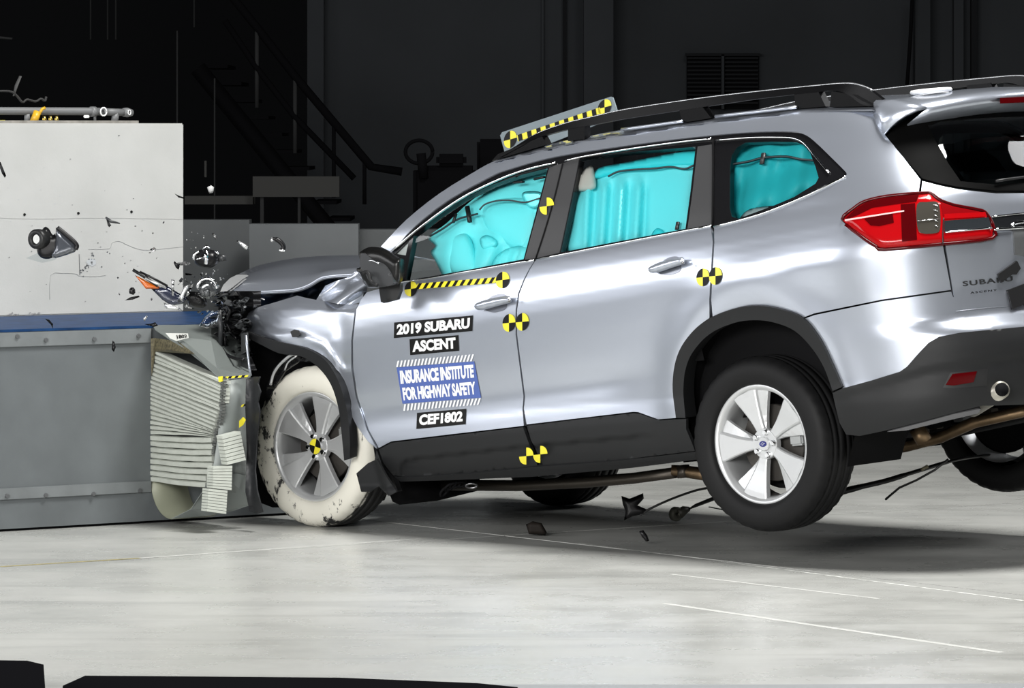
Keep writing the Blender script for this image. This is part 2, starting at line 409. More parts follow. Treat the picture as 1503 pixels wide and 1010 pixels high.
# ================================================================== THE SETTING
def floor_mat():
    m = bpy.data.materials.new('epoxy_floor'); m.use_nodes = True; nt = m.node_tree; b = nt.nodes['Principled BSDF']
    tc = nt.nodes.new('ShaderNodeTexCoord')
    def nz(scale, stretch, rot=0):
        mp = nt.nodes.new('ShaderNodeMapping'); mp.inputs['Scale'].default_value = stretch; mp.inputs['Rotation'].default_value = (0, 0, rot)
        n = nt.nodes.new('ShaderNodeTexNoise'); n.inputs['Scale'].default_value = scale; n.inputs['Detail'].default_value = 8; n.inputs['Roughness'].default_value = .6
        nt.links.new(tc.outputs['Object'], mp.inputs[0]); nt.links.new(mp.outputs[0], n.inputs[0]); return n
    def ramp(src, stops):
        r = nt.nodes.new('ShaderNodeValToRGB'); nt.links.new(src.outputs[0], r.inputs[0])
        while len(r.color_ramp.elements) < len(stops): r.color_ramp.elements.new(.5)
        for e, (p, c) in zip(r.color_ramp.elements, stops): e.position = p; e.color = (*c, 1)
        return r
    def mul(a, c, f=1):
        x = nt.nodes.new('ShaderNodeMix'); x.data_type = 'RGBA'; x.blend_type = 'MULTIPLY'; x.inputs[0].default_value = f
        nt.links.new(a, x.inputs[6]); nt.links.new(c, x.inputs[7]); return x.outputs[2]
    base = ramp(nz(.5, (1, 1, 1)), [(.3, (.415, .42, .40)), (.7, (.485, .49, .47))])
    rub = ramp(nz(1.1, (.35, 2.2, 1), math.radians(-53)), [(.30, (.62, .63, .64)), (.47, (1, 1, 1))])       # tyre rub marks along the run-up
    rub2 = ramp(nz(3.0, (.12, 3.0, 1), math.radians(-38)), [(.34, (.80, .80, .79)), (.44, (1, 1, 1)), (.66, (1, 1, 1)), (.72, (1.1, 1.1, 1.08))])
    spot = ramp(nz(14, (1, 1, 1)), [(.26, (.5, .5, .48)), (.30, (1, 1, 1))])
    c = mul(mul(mul(base.outputs[0], rub.outputs[0], .55), rub2.outputs[0], .5), spot.outputs[0], .6)
    nt.links.new(c, b.inputs['Base Color'])
    rr = nt.nodes.new('ShaderNodeMapRange'); nt.links.new(nz(2.0, (1, 1, 1)).outputs[0], rr.inputs[0]); rr.inputs[1].default_value = .3; rr.inputs[2].default_value = .7
    rr.inputs[3].default_value = .20; rr.inputs[4].default_value = .38; nt.links.new(rr.outputs[0], b.inputs['Roughness'])
    bp = nt.nodes.new('ShaderNodeBump'); bp.inputs['Strength'].default_value = .08; bp.inputs['Distance'].default_value = .004
    nt.links.new(nz(30, (1, 1, 1)).outputs[0], bp.inputs['Height']); nt.links.new(bp.outputs[0], b.inputs['Normal'])
    return m
FLOOR = floor_mat()
JOINT = mat('dark_joint_filler', (.05, .048, .04), .8)
bm = bmesh.new(); box(bm, (0, 25, -.16), XYZ, (40, 45, .15))
floor = struct(from_bm('floor', bm, JOINT))
def ab(a, b, z=0): return Vector(E1 * a + E2 * b + np.array([0, 0, z]))
slab_a = [-24, 12.94, 50]; slab_b = [-14, 17.45, 62]
for i in range(2):
    for j in range(2):
        g = .008; a0, a1, b0, b1 = slab_a[i] + g, slab_a[i + 1] - g, slab_b[j] + g * .6, slab_b[j + 1] - g * .6
        bm = bmesh.new(); box(bm, ab((a0 + a1) / 2, (b0 + b1) / 2, -.005), (E1, E2, (0, 0, 1)), ((a1 - a0) / 2, (b1 - b0) / 2, .005))
        from_bm('floor_slab', bm, FLOOR, floor)
def floor_line(p, q, w, m, z=.0006):
    A, B = fl(*p), fl(*q); d = (B - A).normalized(); s = Vector((-d.y, d.x, 0)) * w / 2; up = Vector((0, 0, z))
    return mesh('painted_line', [A - s + up, B - s + up, B + s + up, A + s + up], [(0, 1, 2, 3)], m, floor)
PALE = mat('pale_floor_paint', (.56, .565, .54), .5, noise=(30, .15)); TAN = mat('old_yellow_tape', (.34, .29, .13), .6, noise=(40, .3))
floor_line((0, 832), (205, 819.5), .03, TAN); floor_line((205, 819.5), (620, 791), .028, PALE)
floor_line((975, 886), (1470, 958), .035, PALE); floor_line((985, 843), (1290, 879), .022, PALE)
floor_line((850, 797.5), (1503, 882), .016, mat('white_joint_edge', (.62, .63, .60), .6, noise=(18, .5)))

# dark hall walls
WALL = mat('dark_hall_wall', (.015, .0165, .0185), .85, spec=.1, noise=(.6, .2)); WALL2 = mat('darker_hall_wall', (.004, .0043, .005), .9, spec=.1)
def wall(name, x0, x1, Y, z0, z1, m, t=.15): return struct(boxo(name, ((x0 + x1) / 2, Y + t, (z0 + z1) / 2), ((x1 - x0) / 2, t, (z1 - z0) / 2), m))
YB = 36.0
def wx(px, Y=YB): return (px - CX) / FPX * Y
def wz(py, Y=YB): return CH - (py - HY) / FPX * Y
wall('wall_back', wx(452), wx(2600), YB, 0, 13.5, WALL)
wall('wall_recess', -22, wx(452), YB + 6, 0, 13.5, WALL2)
struct(boxo('ceiling', (0, 15, 13.7), (40, 45, .2), WALL2))
k = 0
for (a, b, dpt, m) in ((452, 476, .12, WALL), (856, 899, .30, WALL), (1340, 1362, .2, WALL), (1398, 1412, .12, WALL), (1424, 1432, .1, WALL2), (826, 831, .05, WALL2), (795, 798, .04, WALL)):
    k += 1; t = struct(boxo('trim_%d' % k, ((wx(a) + wx(b)) / 2, YB - dpt / 2, 6.75), ((wx(b) - wx(a)) / 2, dpt / 2, 6.75), m))

# ================================================================== THE CAR
# ---- body side: A-pillar, roof side and rear quarter in one pressing
TOPL = [(559, 362), (596, 323), (645, 284), (695, 253), (722, 238), (752, 226), (804, 212), (860, 201), (930, 190.5), (1005, 179), (1100, 167.5), (1170, 159.5), (1240, 156), (1289, 155)]
TRIM_TOP = [(575, 370), (608, 333), (658, 293.5), (720, 259), (742, 250), (790, 235.5), (836, 226), (930, 212), (1020, 201), (1100, 194), (1160, 193), (1180, 197), (1196, 208), (1220, 231), (1240, 251), (1243, 256)]
BELT_Q = [(1239, 260), (1180, 289), (1116, 314.5), (1052, 333)]
ARCH_O = [(992, 613.5), (987, 565), (994, 522), (1013.5, 490), (1042, 466.7), (1081, 452.5), (1113, 449), (1145, 454), (1177, 466.7), (1202, 497), (1220, 532.7), (1236, 568)]
ARCH_I = [(1222, 574), (1209.5, 540), (1191.6, 511), (1166.7, 486), (1138, 474), (1109.7, 470), (1077.6, 474), (1042, 490), (1017, 516.6), (1006, 543), (1003, 575), (1006, 613.5)]
arch_o, arch_i = cat(ARCH_O, 5), cat(ARCH_I, 5)
LAMP_L = [(1236, 323), (1253, 306), (1270, 295.5), (1303, 288), (1350, 283.5), (1366, 283), (1377, 292), (1400, 301), (1441, 309), (1449, 315), (1454, 323), (1458, 333), (1456, 350), (1386, 358), (1298, 366), (1286, 362), (1261, 345)]
aq = [p for p in arch_o if p[0] > 1046 and p[0] < 1178]
side = cat(TOPL, 3) + [(1284, 163), (1283, 172), (1290, 187), (1299, 198), (1325, 230), (1351, 264), (1348.5, 281), (1303, 286.5), (1270, 294), (1252, 305), (1234.5, 323), (1260, 346.5), (1285, 364), (1298, 367.5), (1384, 360.5), (1391.5, 401), (1396, 425.5), (1293, 440), (1195, 460), (1179, 466)] \
    + aq[::-1] + [(1046, 464.5), (1044, 440), (1046, 400), (1048.5, 356), (1048, 334)] + BELT_Q[::-1] + cat(TRIM_TOP, 3)[::-1]
panel('body_side', side, SILVER, mirror=True)
# ---- doors
FD = [(538.5, 429), (557, 424), (594, 415), (690, 398.5), (784, 383), (775.3, 397), (768.3, 411), (760.3, 431), (756.8, 455), (756.8, 491), (762.3, 535), (768.3, 582), (766.8, 600), (768.8, 625), (670, 636.5), (574, 648), (556, 657.5), (541, 631), (525, 583), (518.5, 540), (518, 500), (523, 455), (530, 440)]
RD = [(786, 382.5), (915, 357), (1043, 332.5), (1045.8, 356), (1043.3, 400), (1041, 440), (1041.3, 466.5)] + [p for p in arch_o if p[0] < 1038][::-1] + [(966, 615.5), (937, 605), (929, 604.5), (773, 623), (769, 600), (770.7, 582), (764.7, 535), (759, 491), (759, 455), (762.5, 431), (770.2, 411), (777, 397)]
front_door = panel('front_door', FD, SILVER, mirror=True)
rear_door = panel('rear_door', RD, SILVER, mirror=True)
# ---- dark cladding
def step_line(pts, depth):
    xs, ys = zip(*pts)
    return lambda x, y: -depth * sstep(y - np.interp(x, xs, ys), -1.2, 1.2) * sstep(x, xs[0] - 3, xs[0] + 3) * (1 - sstep(x, xs[-1] - 60, xs[-1]))
CRE = [(588, 682), (596, 676), (610, 673), (770, 655), (914, 642), (975, 636)]
panel('front_door_cladding', [(556, 660), (574, 650), (670, 638.5), (767.5, 627), (774, 645), (789, 683.5), (690, 694), (600, 700), (577, 698), (563, 680)], PLAST, off=.012, disp=step_line(CRE, .022), s=4)
panel('rear_door_cladding', [(773, 625), (850, 615.5), (929, 606.5), (937, 607), (966, 617.5), (1007, 615), (1007, 630), (1015, 649), (1020, 662), (900, 676), (797, 683.5), (779, 645)], PLAST, off=.012, disp=step_line(CRE, .022), s=4)
panel('sill', [(577, 699), (600, 701), (690, 695.5), (793, 685), (900, 677.5), (1021, 663), (1028, 674), (983, 680), (927, 687), (780, 700), (660, 705), (588, 707)], PLAST, off=.0, thick=.06, s=6, mirror=True)
panel('wheel_arch_trim', arch_o + arch_i, PLAST, off=.014, thick=.09, s=6, mirror=True)
# ---- glasshouse: black frame, panes, chrome
W1 = [(594.5, 412.5), (607, 346.5), (640, 317), (680, 291.5), (720, 272), (760, 258), (804, 247), (786, 315), (768.5, 380.5), (690, 395.5)]
W2 = [(852, 231.5), (930, 223), (1021, 215.5), (1013, 285), (1006, 336), (915, 353), (823, 370.5), (838, 300)]
W3 = [(1074, 228), (1081, 217), (1093.5, 209.5), (1132, 208), (1168.5, 208.5), (1180, 213.5), (1189, 224), (1197, 245), (1201.5, 261), (1197, 269.5), (1166, 289), (1135, 302), (1084, 321), (1074, 318), (1071, 305), (1071.5, 244)]
W0 = [(581, 372.5), (600, 353.5), (595.5, 375)]
frame_o = cat(TRIM_TOP, 3) + [(1239, 258.5), (1180, 287.5), (1116, 313), (1048, 332), (915, 356), (785, 381.5), (690, 398), (594, 414), (577, 417)]
panel('window_frame', frame_o, BLACKG, off=-.006, thick=.03, s=6, holes=(W1, W2, W3, W0), mirror=True)
panel('front_window', [(x, y) for x, y in W1], GLASS, off=-.016, thick=0, mirror=True)
panel('rear_window', W2, GLASST, off=-.016, thick=0, mirror=True)
panel('quarter_window', cat(W3, 3, True), GLASSQ, off=-.010, thick=0, mirror=True)
panel('corner_window', W0, mat('corner_pane_reflection', (.5, .55, .54), .1, .3), off=-.014, thick=0, s=4)  # white reflection on the corner pane is put into its colour
panel('b_pillar_cover', [(806, 246), (850, 232), (836, 300), (821, 371), (787, 379), (770, 381), (788, 315)], mat('satin_pillar_film', (.045, .045, .047), .32), off=-.002, thick=.01)
strip('pillar_gap', [(826, 240), (814, 290), (800, 338), (786, 381)], .004, DARK, off=.0)
panel('c_pillar_cover', [(1024, 215), (1045, 212), (1046, 329), (1009, 336), (1016, 285)], MATS['satin_pillar_film'], off=-.002, thick=.01)
strip('pillar_gap', [(1046.5, 204), (1046.5, 260), (1045.5, 331)], .004, DARK, off=.001)
strip('window_chrome', [(574, 369.5), (621, 330.5), (676, 291.5), (732, 263.5), (773.5, 248.5), (815, 238.5)], .0065, CHROME)
strip('window_chrome', [(829, 236), (860, 229), (930, 217.5), (1000, 208), (1044, 203.5)], .0055, CHROME)
strip('window_chrome', [(1049, 206), (1100, 202), (1145, 201.5), (1165, 203), (1180, 210), (1196, 229), (1217, 254)], .0045, CHROME, off=0)
strip('belt_chrome', [(588, 415), (690, 398), (784, 381.5)], .0045, CHROME)
strip('belt_chrome', [(787, 381), (915, 356), (1044, 331.5)], .0045, CHROME)
strip('belt_chrome', [(1048, 333), (1116, 314.5), (1180, 289), (1222, 268.5), (1241, 259)], .0055, CHROME)
# ---- door handles
def handle(c, ang):
    ca, sa = math.cos(ang), math.sin(ang)
    def T(x, y): return (c[0] + x * ca - y * sa, c[1] + x * sa + y * ca)
    cup = [T(x, y) for x, y in cat([(-19, 5), (-10, -9), (6, -13), (16, -8), (13, 9), (0, 13), (-10, 12)], 4, True)]
    h = pillow('door_handle', [T(x, y) for x, y in cat([(-27, 4), (-25, -2), (-5, -6), (22, -6.5), (27, -3), (26, 3), (8, 5.5), (-18, 8)], 4, True)], SILVER, lambda x, y: (lambda P: (P, body_n(P)))(body_hit(x, y)), .016, 6, CAR, 3, off=.026)
    panel('handle_shade_patch', cup, mat('handle_cup_shade', (.16, .17, .20), .3, .7, .5), h, off=.002, thick=0, s=4)  # flat darker patch on the uncut door, cup shade put into its colour
    k = surf([T(19, -1.5)], .043)[0]; bm = bmesh.new(); bmesh.ops.create_uvsphere(bm, u_segments=8, v_segments=6, radius=.008, matrix=Matrix.Translation(Vector(k))); from_bm('keyhole', bm, STEEL, h, True)
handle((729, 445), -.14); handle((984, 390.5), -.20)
# ---- bumper, tailgate, lamps at the back (right end lies outside the picture)
BK = [(1237, 570), (1279, 558.5), (1321, 545.5), (1331, 538.5), (1347, 520), (1363, 503), (1378, 494.5), (1408, 488.5), (1450, 484.5), (1503, 479.5), (1600, 472), (1700, 466)]
TGB = [(1397, 428), (1399, 436), (1410, 462), (1416, 470), (1422, 474.5), (1450, 473.5), (1503, 470), (1600, 463), (1700, 456)]
panel('rear_bumper', [(1179, 468.5), (1196, 462.5), (1293, 442.5), (1396, 428)] + TGB[1:] + BK[::-1] + [p for p in arch_o if p[0] > 1180][::-1], SILVER, thick=.02)
def bump_step(x, y): return .016 - .03 * sstep(y, 655, 640) * 0 + .008 * (1 - sstep(y - np.interp(x, [1222, 1330, 1361, 1503], [582, 552, 542, 520]), -3, 5)) 
panel('bumper_cladding', BK + [(1700, 590), (1600, 590), (1503, 594), (1440, 596), (1400, 606), (1360, 617), (1300, 632), (1262, 640), (1242, 638), (1232, 620), (1226, 595), (1222, 577)], PLAST, thick=.07, disp=bump_step, s=6)
panel('skid_lip', [(1302, 634), (1360, 619), (1400, 608), (1440, 600), (1436, 607), (1380, 620), (1330, 632)], mat('grey_skid_plate', (.11, .11, .115), .5, .2), off=.018, thick=.03, s=5)
refl = panel('reflector', [(1388, 565), (1398, 549), (1434, 545), (1429, 561), (1400, 566)], RED2, off=.022, thick=.01, s=5)
panel('reflector_slot', [(1384, 569), (1395, 547), (1450, 541), (1448, 566), (1400, 570)], BLACKP, off=.017, thick=0, s=6)
TG_TOP = [(1354, 266), (1380, 273), (1406, 278), (1462, 284), (1503, 283.5), (1600, 276), (1690, 262)]
panel('tailgate', TG_TOP + [(1712, 300), (1700, 452)] + TGB[::-1][1:-1] + [(1400, 436), (1394.5, 401), (1388, 361), (1457, 352), (1460, 333), (1456, 322), (1450, 314), (1441, 307.5), (1400, 299.5), (1378, 290.5), (1367, 281.5), (1352, 282)], SILVER, thick=.02)
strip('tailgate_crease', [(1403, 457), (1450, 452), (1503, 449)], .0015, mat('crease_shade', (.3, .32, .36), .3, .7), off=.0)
# tail lamp
tl = panel('tail_lamp', LAMP_L, RED, off=.004, thick=.05, s=4, mirror=True, disp=lambda x, y: .012 * np.clip(edge_dist(LAMP_L, x, y) / 8, 0, 1))
def lampbit(n, pts, m, o=.0175): return panel(n, pts, m, tl, off=o, thick=.0, s=4)
lampbit('dark_lens_border', [(1238, 323), (1254, 308), (1271, 297), (1303, 290), (1349, 285), (1345, 296), (1320, 299), (1280, 305), (1258, 316)], RED2)
lampbit('dark_lens_band', [(1268, 321), (1310, 313), (1312, 327), (1290, 332), (1278, 331)], RED2)
lampbit('dark_lens_band', [(1322, 300), (1343, 298), (1346, 352), (1324, 355)], RED2)
lampbit('dark_lens_band', [(1380, 296), (1400, 303), (1440, 311), (1449, 317), (1384, 317)], mat('mid_red_lens', (.22, .003, .005), .12, spec=.25))
lampbit('red_glow_bar', [(1386, 314), (1446, 311), (1449, 318), (1386, 321)], RED, .019)
lampbit('lens_divider', [(1240, 322), (1327, 308.5), (1327, 310.5), (1240, 324.5)], mat('pale_lens_edge', (.75, .45, .45), .2), .019)
tube('lens_rim', surf(cat([(x, y) for x, y in LAMP_L], 3, True), .006), .008, RED2, tl, 6)
clear = panel('reversing_lens', cat([(1346, 300), (1360, 296.5), (1376, 297), (1380, 312), (1380, 335), (1374, 342), (1352, 342), (1346, 330)], 3, True), mat('smoked_clear_lens', (.07, .065, .055), .12, .3, .3), tl, off=.02, thick=.004, s=4)
for i in range(5): strip('lens_rib', [(1370 + i * .6, 300 + i * 7.5), (1377, 303 + i * 7.5)], .0022, CHROME, tl, off=.022, n=1, seg=5)
strip('lens_bar', [(1347, 324), (1378, 321.5)], .002, CHROME, tl, off=.023, n=2, seg=5)
panel('lamp_bar', [(1386, 324), (1451, 319), (1456, 334), (1386, 341)], mat('smoked_bar', (.03, .035, .04), .15, .3, 1), tl, off=.02, thick=0, s=4)
strip('bar_chrome', [(1387, 341), (1420, 338), (1456, 334.5)], .004, CHROME, tl, off=.02)
strip('lamp_joint', [(1385, 320), (1384, 340), (1384, 359)], .003, BLACKP, tl, off=.018)
panel('garnish_bar', [(1456, 318), (1503, 313), (1700, 300), (1700, 318), (1503, 333), (1459, 336)], mat('garnish_black', (.015, .016, .018), .08, .3, 1), off=.012, thick=.02)
strip('garnish_chrome', [(1459, 337), (1503, 334), (1600, 326)], .006, CHROME, off=.013)
strip('garnish_chrome', [(1456, 318), (1503, 313), (1600, 305)], .004, CHROME, off=.013)
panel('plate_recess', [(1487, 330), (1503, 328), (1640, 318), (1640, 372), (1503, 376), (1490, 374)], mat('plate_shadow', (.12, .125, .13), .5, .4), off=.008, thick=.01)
strip('plate_lip', [(1486, 332), (1493, 327), (1540, 324)], .008, CHROME, off=.014)
# badge and tape on the tailgate
EMB = mat('dark_chrome_badge', (.16, .165, .175), .2, .9)
lettering('badge_lettering', 'SUBARU', [(1412.5, 413), (1486, 405), (1487, 412.5), (1413.5, 420.5)], EMB, off=.004, bold=.03, spacing=1.15)
lettering('badge_lettering', 'ASCENT', [(1424, 428.5), (1463, 424.5), (1463, 427), (1424, 431.5)], EMB, off=.004, bold=.03, spacing=1.3)
panel('black_tape', [(1465, 403), (1493, 383), (1498.5, 394), (1492, 403), (1486, 403), (1470, 415)], BLACKP, off=.012, thick=.01, s=5)
panel('black_tape', [(1479, 426), (1503, 417), (1520, 412), (1522, 450), (1503, 447), (1486, 454), (1483, 440)], BLACKP, off=.014, thick=.01, s=5)
# rear glass, wiper, spoiler, roof
RG = [(1301, 199.5), (1315, 186), (1331, 174), (1350, 162), (1370, 154), (1406, 150), (1460, 148.5), (1503, 148), (1600, 146), (1668, 150), (1690, 200), (1692, 258), (1600, 272), (1503, 279.5), (1462, 280), (1406, 274), (1380, 269), (1354, 262), (1325, 229)]
RGI = [(1362, 184), (1380, 178), (1420, 174), (1503, 170), (1600, 167), (1650, 172), (1666, 245), (1600, 256), (1503, 268), (1462, 271), (1410, 266), (1392, 240), (1375, 210)]
panel('rear_glass_border', RG, mat('black_glass_print', (.003, .003, .003), .5, spec=.02), off=-.004, thick=.01, holes=(RGI,))
panel('rear_glass', RGI, GLASSD, off=-.006, thick=0)
w0 = [tuple(p) for p in surf([(1462, 266), (1480, 263), (1503, 260), (1560, 254)], .02)]
tube('rear_wiper', w0, .007, BLACKP, CAR, 6)
def ztop(u, v):
    if abs(v) < .40: return ztop(u, .40) + .014 * (1 - (v / .40) ** 2)
    zs = np.linspace(1.5, 1.76, 600); w = halfw(np.full(600, u), zs); k = np.where(w >= abs(v))[0]
    return zs[k[-1]] if len(k) else 1.5
us = np.linspace(1.62, -.60, 30); vs_ = np.linspace(-.655, .655, 21); VV = []; FF = []
for u in us:
    for v in vs_: VV.append((u, v, ztop(u, v)))
for i in range(len(us) - 1):
    for j in range(20): a = i * 21 + j; FF.append((a, a + 1, a + 22, a + 21))
panel_roof = mesh('roof', VV, [f[::-1] for f in FF], SILVER, CAR, True)
# spoiler: runs from the roof end back over the glass
sv = [-.60, -.57, -.5, -.4, -.2, 0, .2, .4, .5, .57, .60]
rows = []
for u, dz in ((-.58, .004), (-.72, .0), (-.84, -.02), (-.95, -.045)):
    r = []
    for v in sv:
        f = abs(v) / .60; tip = -.95 + .14 * f ** 4; uu = -.58 + (u + .58) / (-.37) * (tip + .58)
        r.append((uu, v, min(ztop(-.58, v), 1.705) + dz + .006))
    rows.append(r)
rows.append([(p[0] + .01, p[1], p[2] - .028) for p in rows[-1]])
rows.append([(p[0] + .16, p[1] * .97, p[2] - .05) for p in rows[-1]])
VV = [p for r in rows for p in r]; n = len(sv)
FF = [(i * n + j, i * n + j + 1, (i + 1) * n + j + 1, (i + 1) * n + j) for i in range(len(rows) - 1) for j in range(n - 1)]
FF += [(3 * n + n - 1, 5 * n + n - 1, 4 * n + n - 1), (3 * n, 4 * n, 5 * n)]
spo = mesh('spoiler', VV, [f[::-1] for f in FF], SILVER, CAR, True)
# spoiler flank (the pointed winglet beside the glass), ruled from the spoiler edge down to the body
tops = [np.array(r[-1]) for r in rows[:4]]; bots = surf([(1287, 159), (1285.5, 170), (1291, 184), (1299.5, 197.5)], .012)
VV = [t * (1 - q / 5) + b * (q / 5) + np.array([0, .022, .012]) * math.sin(q / 5 * math.pi) for t, b in zip(tops, bots) for q in range(6)]
o = mesh('spoiler_flank', VV, [(i * 6 + j, i * 6 + j + 1, i * 6 + 7 + j, i * 6 + 6 + j)[::-1] for i in range(3) for j in range(5)], SILVER, CAR, True)
m_ = o.modifiers.new('sheet', 'SOLIDIFY'); m_.thickness = .012; m_.offset = -1
bl = up_(np.array([1466., 1503, 1560, 1560, 1503, 1466]), np.array([144., 142, 140, 149, 150.5, 152]), -.955)
mesh('high_brake_lamp', [p + np.array([-.006, 0, 0]) for p in bl] + [p + np.array([.02, 0, 0]) for p in bl], [(0, 1, 4, 5), (1, 2, 3, 4), (6, 7, 1, 0), (7, 8, 2, 1), (5, 4, 10, 11), (4, 3, 9, 10)], RED2, CAR)
# black tape marks on the spoiler top and a white ring
bm = bmesh.new()
for k in range(24):
    a = 2 * math.pi * k / 24; 
ring = [(-.66 + .07 * math.cos(a), .36 + .10 * math.sin(a), ztop(-.58, .36) + .018) for a in np.linspace(0, 2 * math.pi, 25)]
tube('roof_ring', ring, .009, WHT, CAR, 6)
# ---- roof rails
def rail(mir):
    top = [(728, 231), (753, 218), (790, 196), (832, 181), (870, 172), (914, 162), (978, 152), (1042, 143), (1120, 134), (1195, 126.5), (1235, 123), (1256, 124), (1277, 131), (1298, 146)]
    bot = [(740, 231), (770, 215), (791, 203), (832, 191), (870, 184), (914, 175.5), (978, 165.5), (1042, 156), (1120, 144.5), (1195, 136), (1230, 133), (1248, 138), (1266, 151), (1280, 156)]
    T_ = vp(*np.array(cat(top, 5)).T, .615); B_ = vp(*np.array(cat(bot, 5)).T, .615); n = len(T_); vs = []
    for t, b in zip(T_, B_):
        for (p, dv) in ((t, .012), (b, .022), (b, -.016), (t, -.012)): vs.append((p[0], (p[1] + dv) * mir, p[2]))
    fs = [(i * 4 + k, i * 4 + (k + 1) % 4, i * 4 + 4 + (k + 1) % 4, i * 4 + 4 + k) for i in range(n - 1) for k in range(4)] + [(0, 1, 2, 3), (n * 4 - 1, n * 4 - 2, n * 4 - 3, n * 4 - 4)]
    r = mesh('roof_rail', vs, fs, mat('satin_black_rail', (.004, .004, .0045), .30, spec=.10), CAR)
    tube('rail_highlight', [(p[0], p[1] * mir, p[2] + .002) for p in T_[8:-4]], .0035, mat('rail_highlight_tone', (.55, .56, .58), .25, .8), r, 6)  # bright tube added as the gloss highlight along the rail top
    for (xs, ys) in (((838, 862, 862, 838), (188, 184, 204, 207)), ((1001, 1034, 1048, 1006), (160, 155, 173, 180)), ((1170, 1205, 1216, 1172), (137, 133, 156, 160)), ((735, 800, 806, 726), (226, 200, 212, 236)), ((1225, 1262, 1292, 1222), (134, 139, 155.5, 157))):
        q = vp(np.array(xs, float), np.array(ys, float), .615); v8 = [(p[0], (p[1] + d) * mir, p[2]) for d in (.02, -.02) for p in q]
        mesh('rail_foot', v8, [(0, 1, 2, 3), (7, 6, 5, 4), (0, 4, 5, 1), (1, 5, 6, 2), (2, 6, 7, 3), (3, 7, 4, 0)], MATS['satin_black_rail'], r)
    return r
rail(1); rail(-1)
for c, rr in (((1028, 156.5), .022), ((1209, 141), .014)):
    pass
for a, b in (((912, 190.5), (1002, 178)), ((1050, 171), (1169, 157.5))): tube('roof_edge_glint', vp(*np.array(cat([a, b], 6)).T, .645), .007, SILVER, CAR, 8)  # added tubes standing in for the white highlight along the roof edge
# ---- roof placard with measuring tape
PLV = .30
pl = panel('roof_placard', cat([(734, 199), (737, 194)], 1) + [(896, 142), (899.5, 143.5), (908, 170), (744, 236)], mat('grey_placard', (.17, .21, .23), .5), off=0, thick=.006, s=20, hitf=planeV(PLV))
target((749.5, 204.5), 9.5, 12.5, 0, pl, .003, -.28, planeV(PLV)); target((888, 157.5), 10, 11.5, 0, pl, .003, -.28, planeV(PLV))
hazard((760, 203), (882, 162), 9, 9, pl, .003, -1.5, planeV(PLV))
# ---- stickers
def text_sign(q, body, tq, m=BLK, bold=.05):
    d = decal('name_sticker', q, m); lettering('lettering', body, tq, WHT, d, bold=bold); return d
def inset(q, l, t, r, b): return [tuple(quadpx(q, x, y)) for x, y in ((l, t), (1 - r, t), (1 - r, 1 - b), (l, 1 - b))]
Q1 = [(578.5, 473.5), (694, 463), (693, 486), (578, 496.5)]; text_sign(Q1, '2019 SUBARU', inset(Q1, .035, .13, .035, .17))
Q2 = [(601, 498), (672.6, 492), (673.5, 515), (602, 521.5)]; text_sign(Q2, 'ASCENT', inset(Q2, .05, .12, .06, .17))
Q3 = [(612, 606), (684, 600), (683, 622.8), (611, 629.8)]; text_sign(Q3, 'CEF1802', inset(Q3, .05, .13, .06, .2))
Q4 = [(581, 530), (696, 520), (706, 594), (592.5, 603)]
big = decal('institute_sticker', [(582, 539.5), (696, 530.5), (706, 583.8), (590.7, 592.8)], BLUE)
for (A, B_, C, D) in (((581, 530), (696, 520), (695.5, 530), (582, 539)), ((591, 593.5), (706, 584.5), (705.5, 594), (592.6, 603))):
    vs = []; fs = []
    for i in range(22):
        s0, s1 = (i + .18) / 22, (i + .66) / 22; sl = .022
        for s, t in ((s0 + sl * .6, 0), (s1 + sl * .6, 0), (s1 - sl * .6, 1), (s0 - sl * .6, 1)): vs.append(quadpx((A, B_, C, D), s, t))
        k = i * 4; fs.append((k, k + 1, k + 2, k + 3)[::-1])
    mesh('white_stripes', surf(vs, .004), fs, WHT, big)
lettering('lettering', 'INSURANCE INSTITUTE', [(586.5, 544), (694.6, 535), (695.9, 554.5), (588.2, 564)], WHT, big, bold=.05, spacing=.95)
lettering('lettering', 'FOR HIGHWAY SAFETY', [(590, 569), (697, 560), (699, 579), (592.6, 588)], WHT, big, bold=.05, spacing=.95)
for c, rx, ry in (((603, 424), 9.3, 11), ((737.5, 411), 10, 12)): target(c, rx, ry, 0, CAR, .004, -.15)
hazard((611, 420.5), (729, 411), 8.5, 11, CAR, .003, 5)
target((747, 474), 9.5, 13, 0, CAR, .004, -.1); target((766.5, 472.5), 9.5, 13, 0, CAR, .004, -.1)
target((1031.5, 407), 9.5, 13, 0, CAR, .004, -.1); target((1050, 405), 9.5, 13, 0, CAR, .004, -.1)
target((802.5, 302.5), 10.5, 12.5, 0, CAR, .005, -.15, dark=False)
target((772.5, 669.5), 10.5, 12.5, 0, CAR, .02, -.1, dark=False); target((793, 667), 10.5, 12.5, 0, CAR, .02, -.1, dark=False)

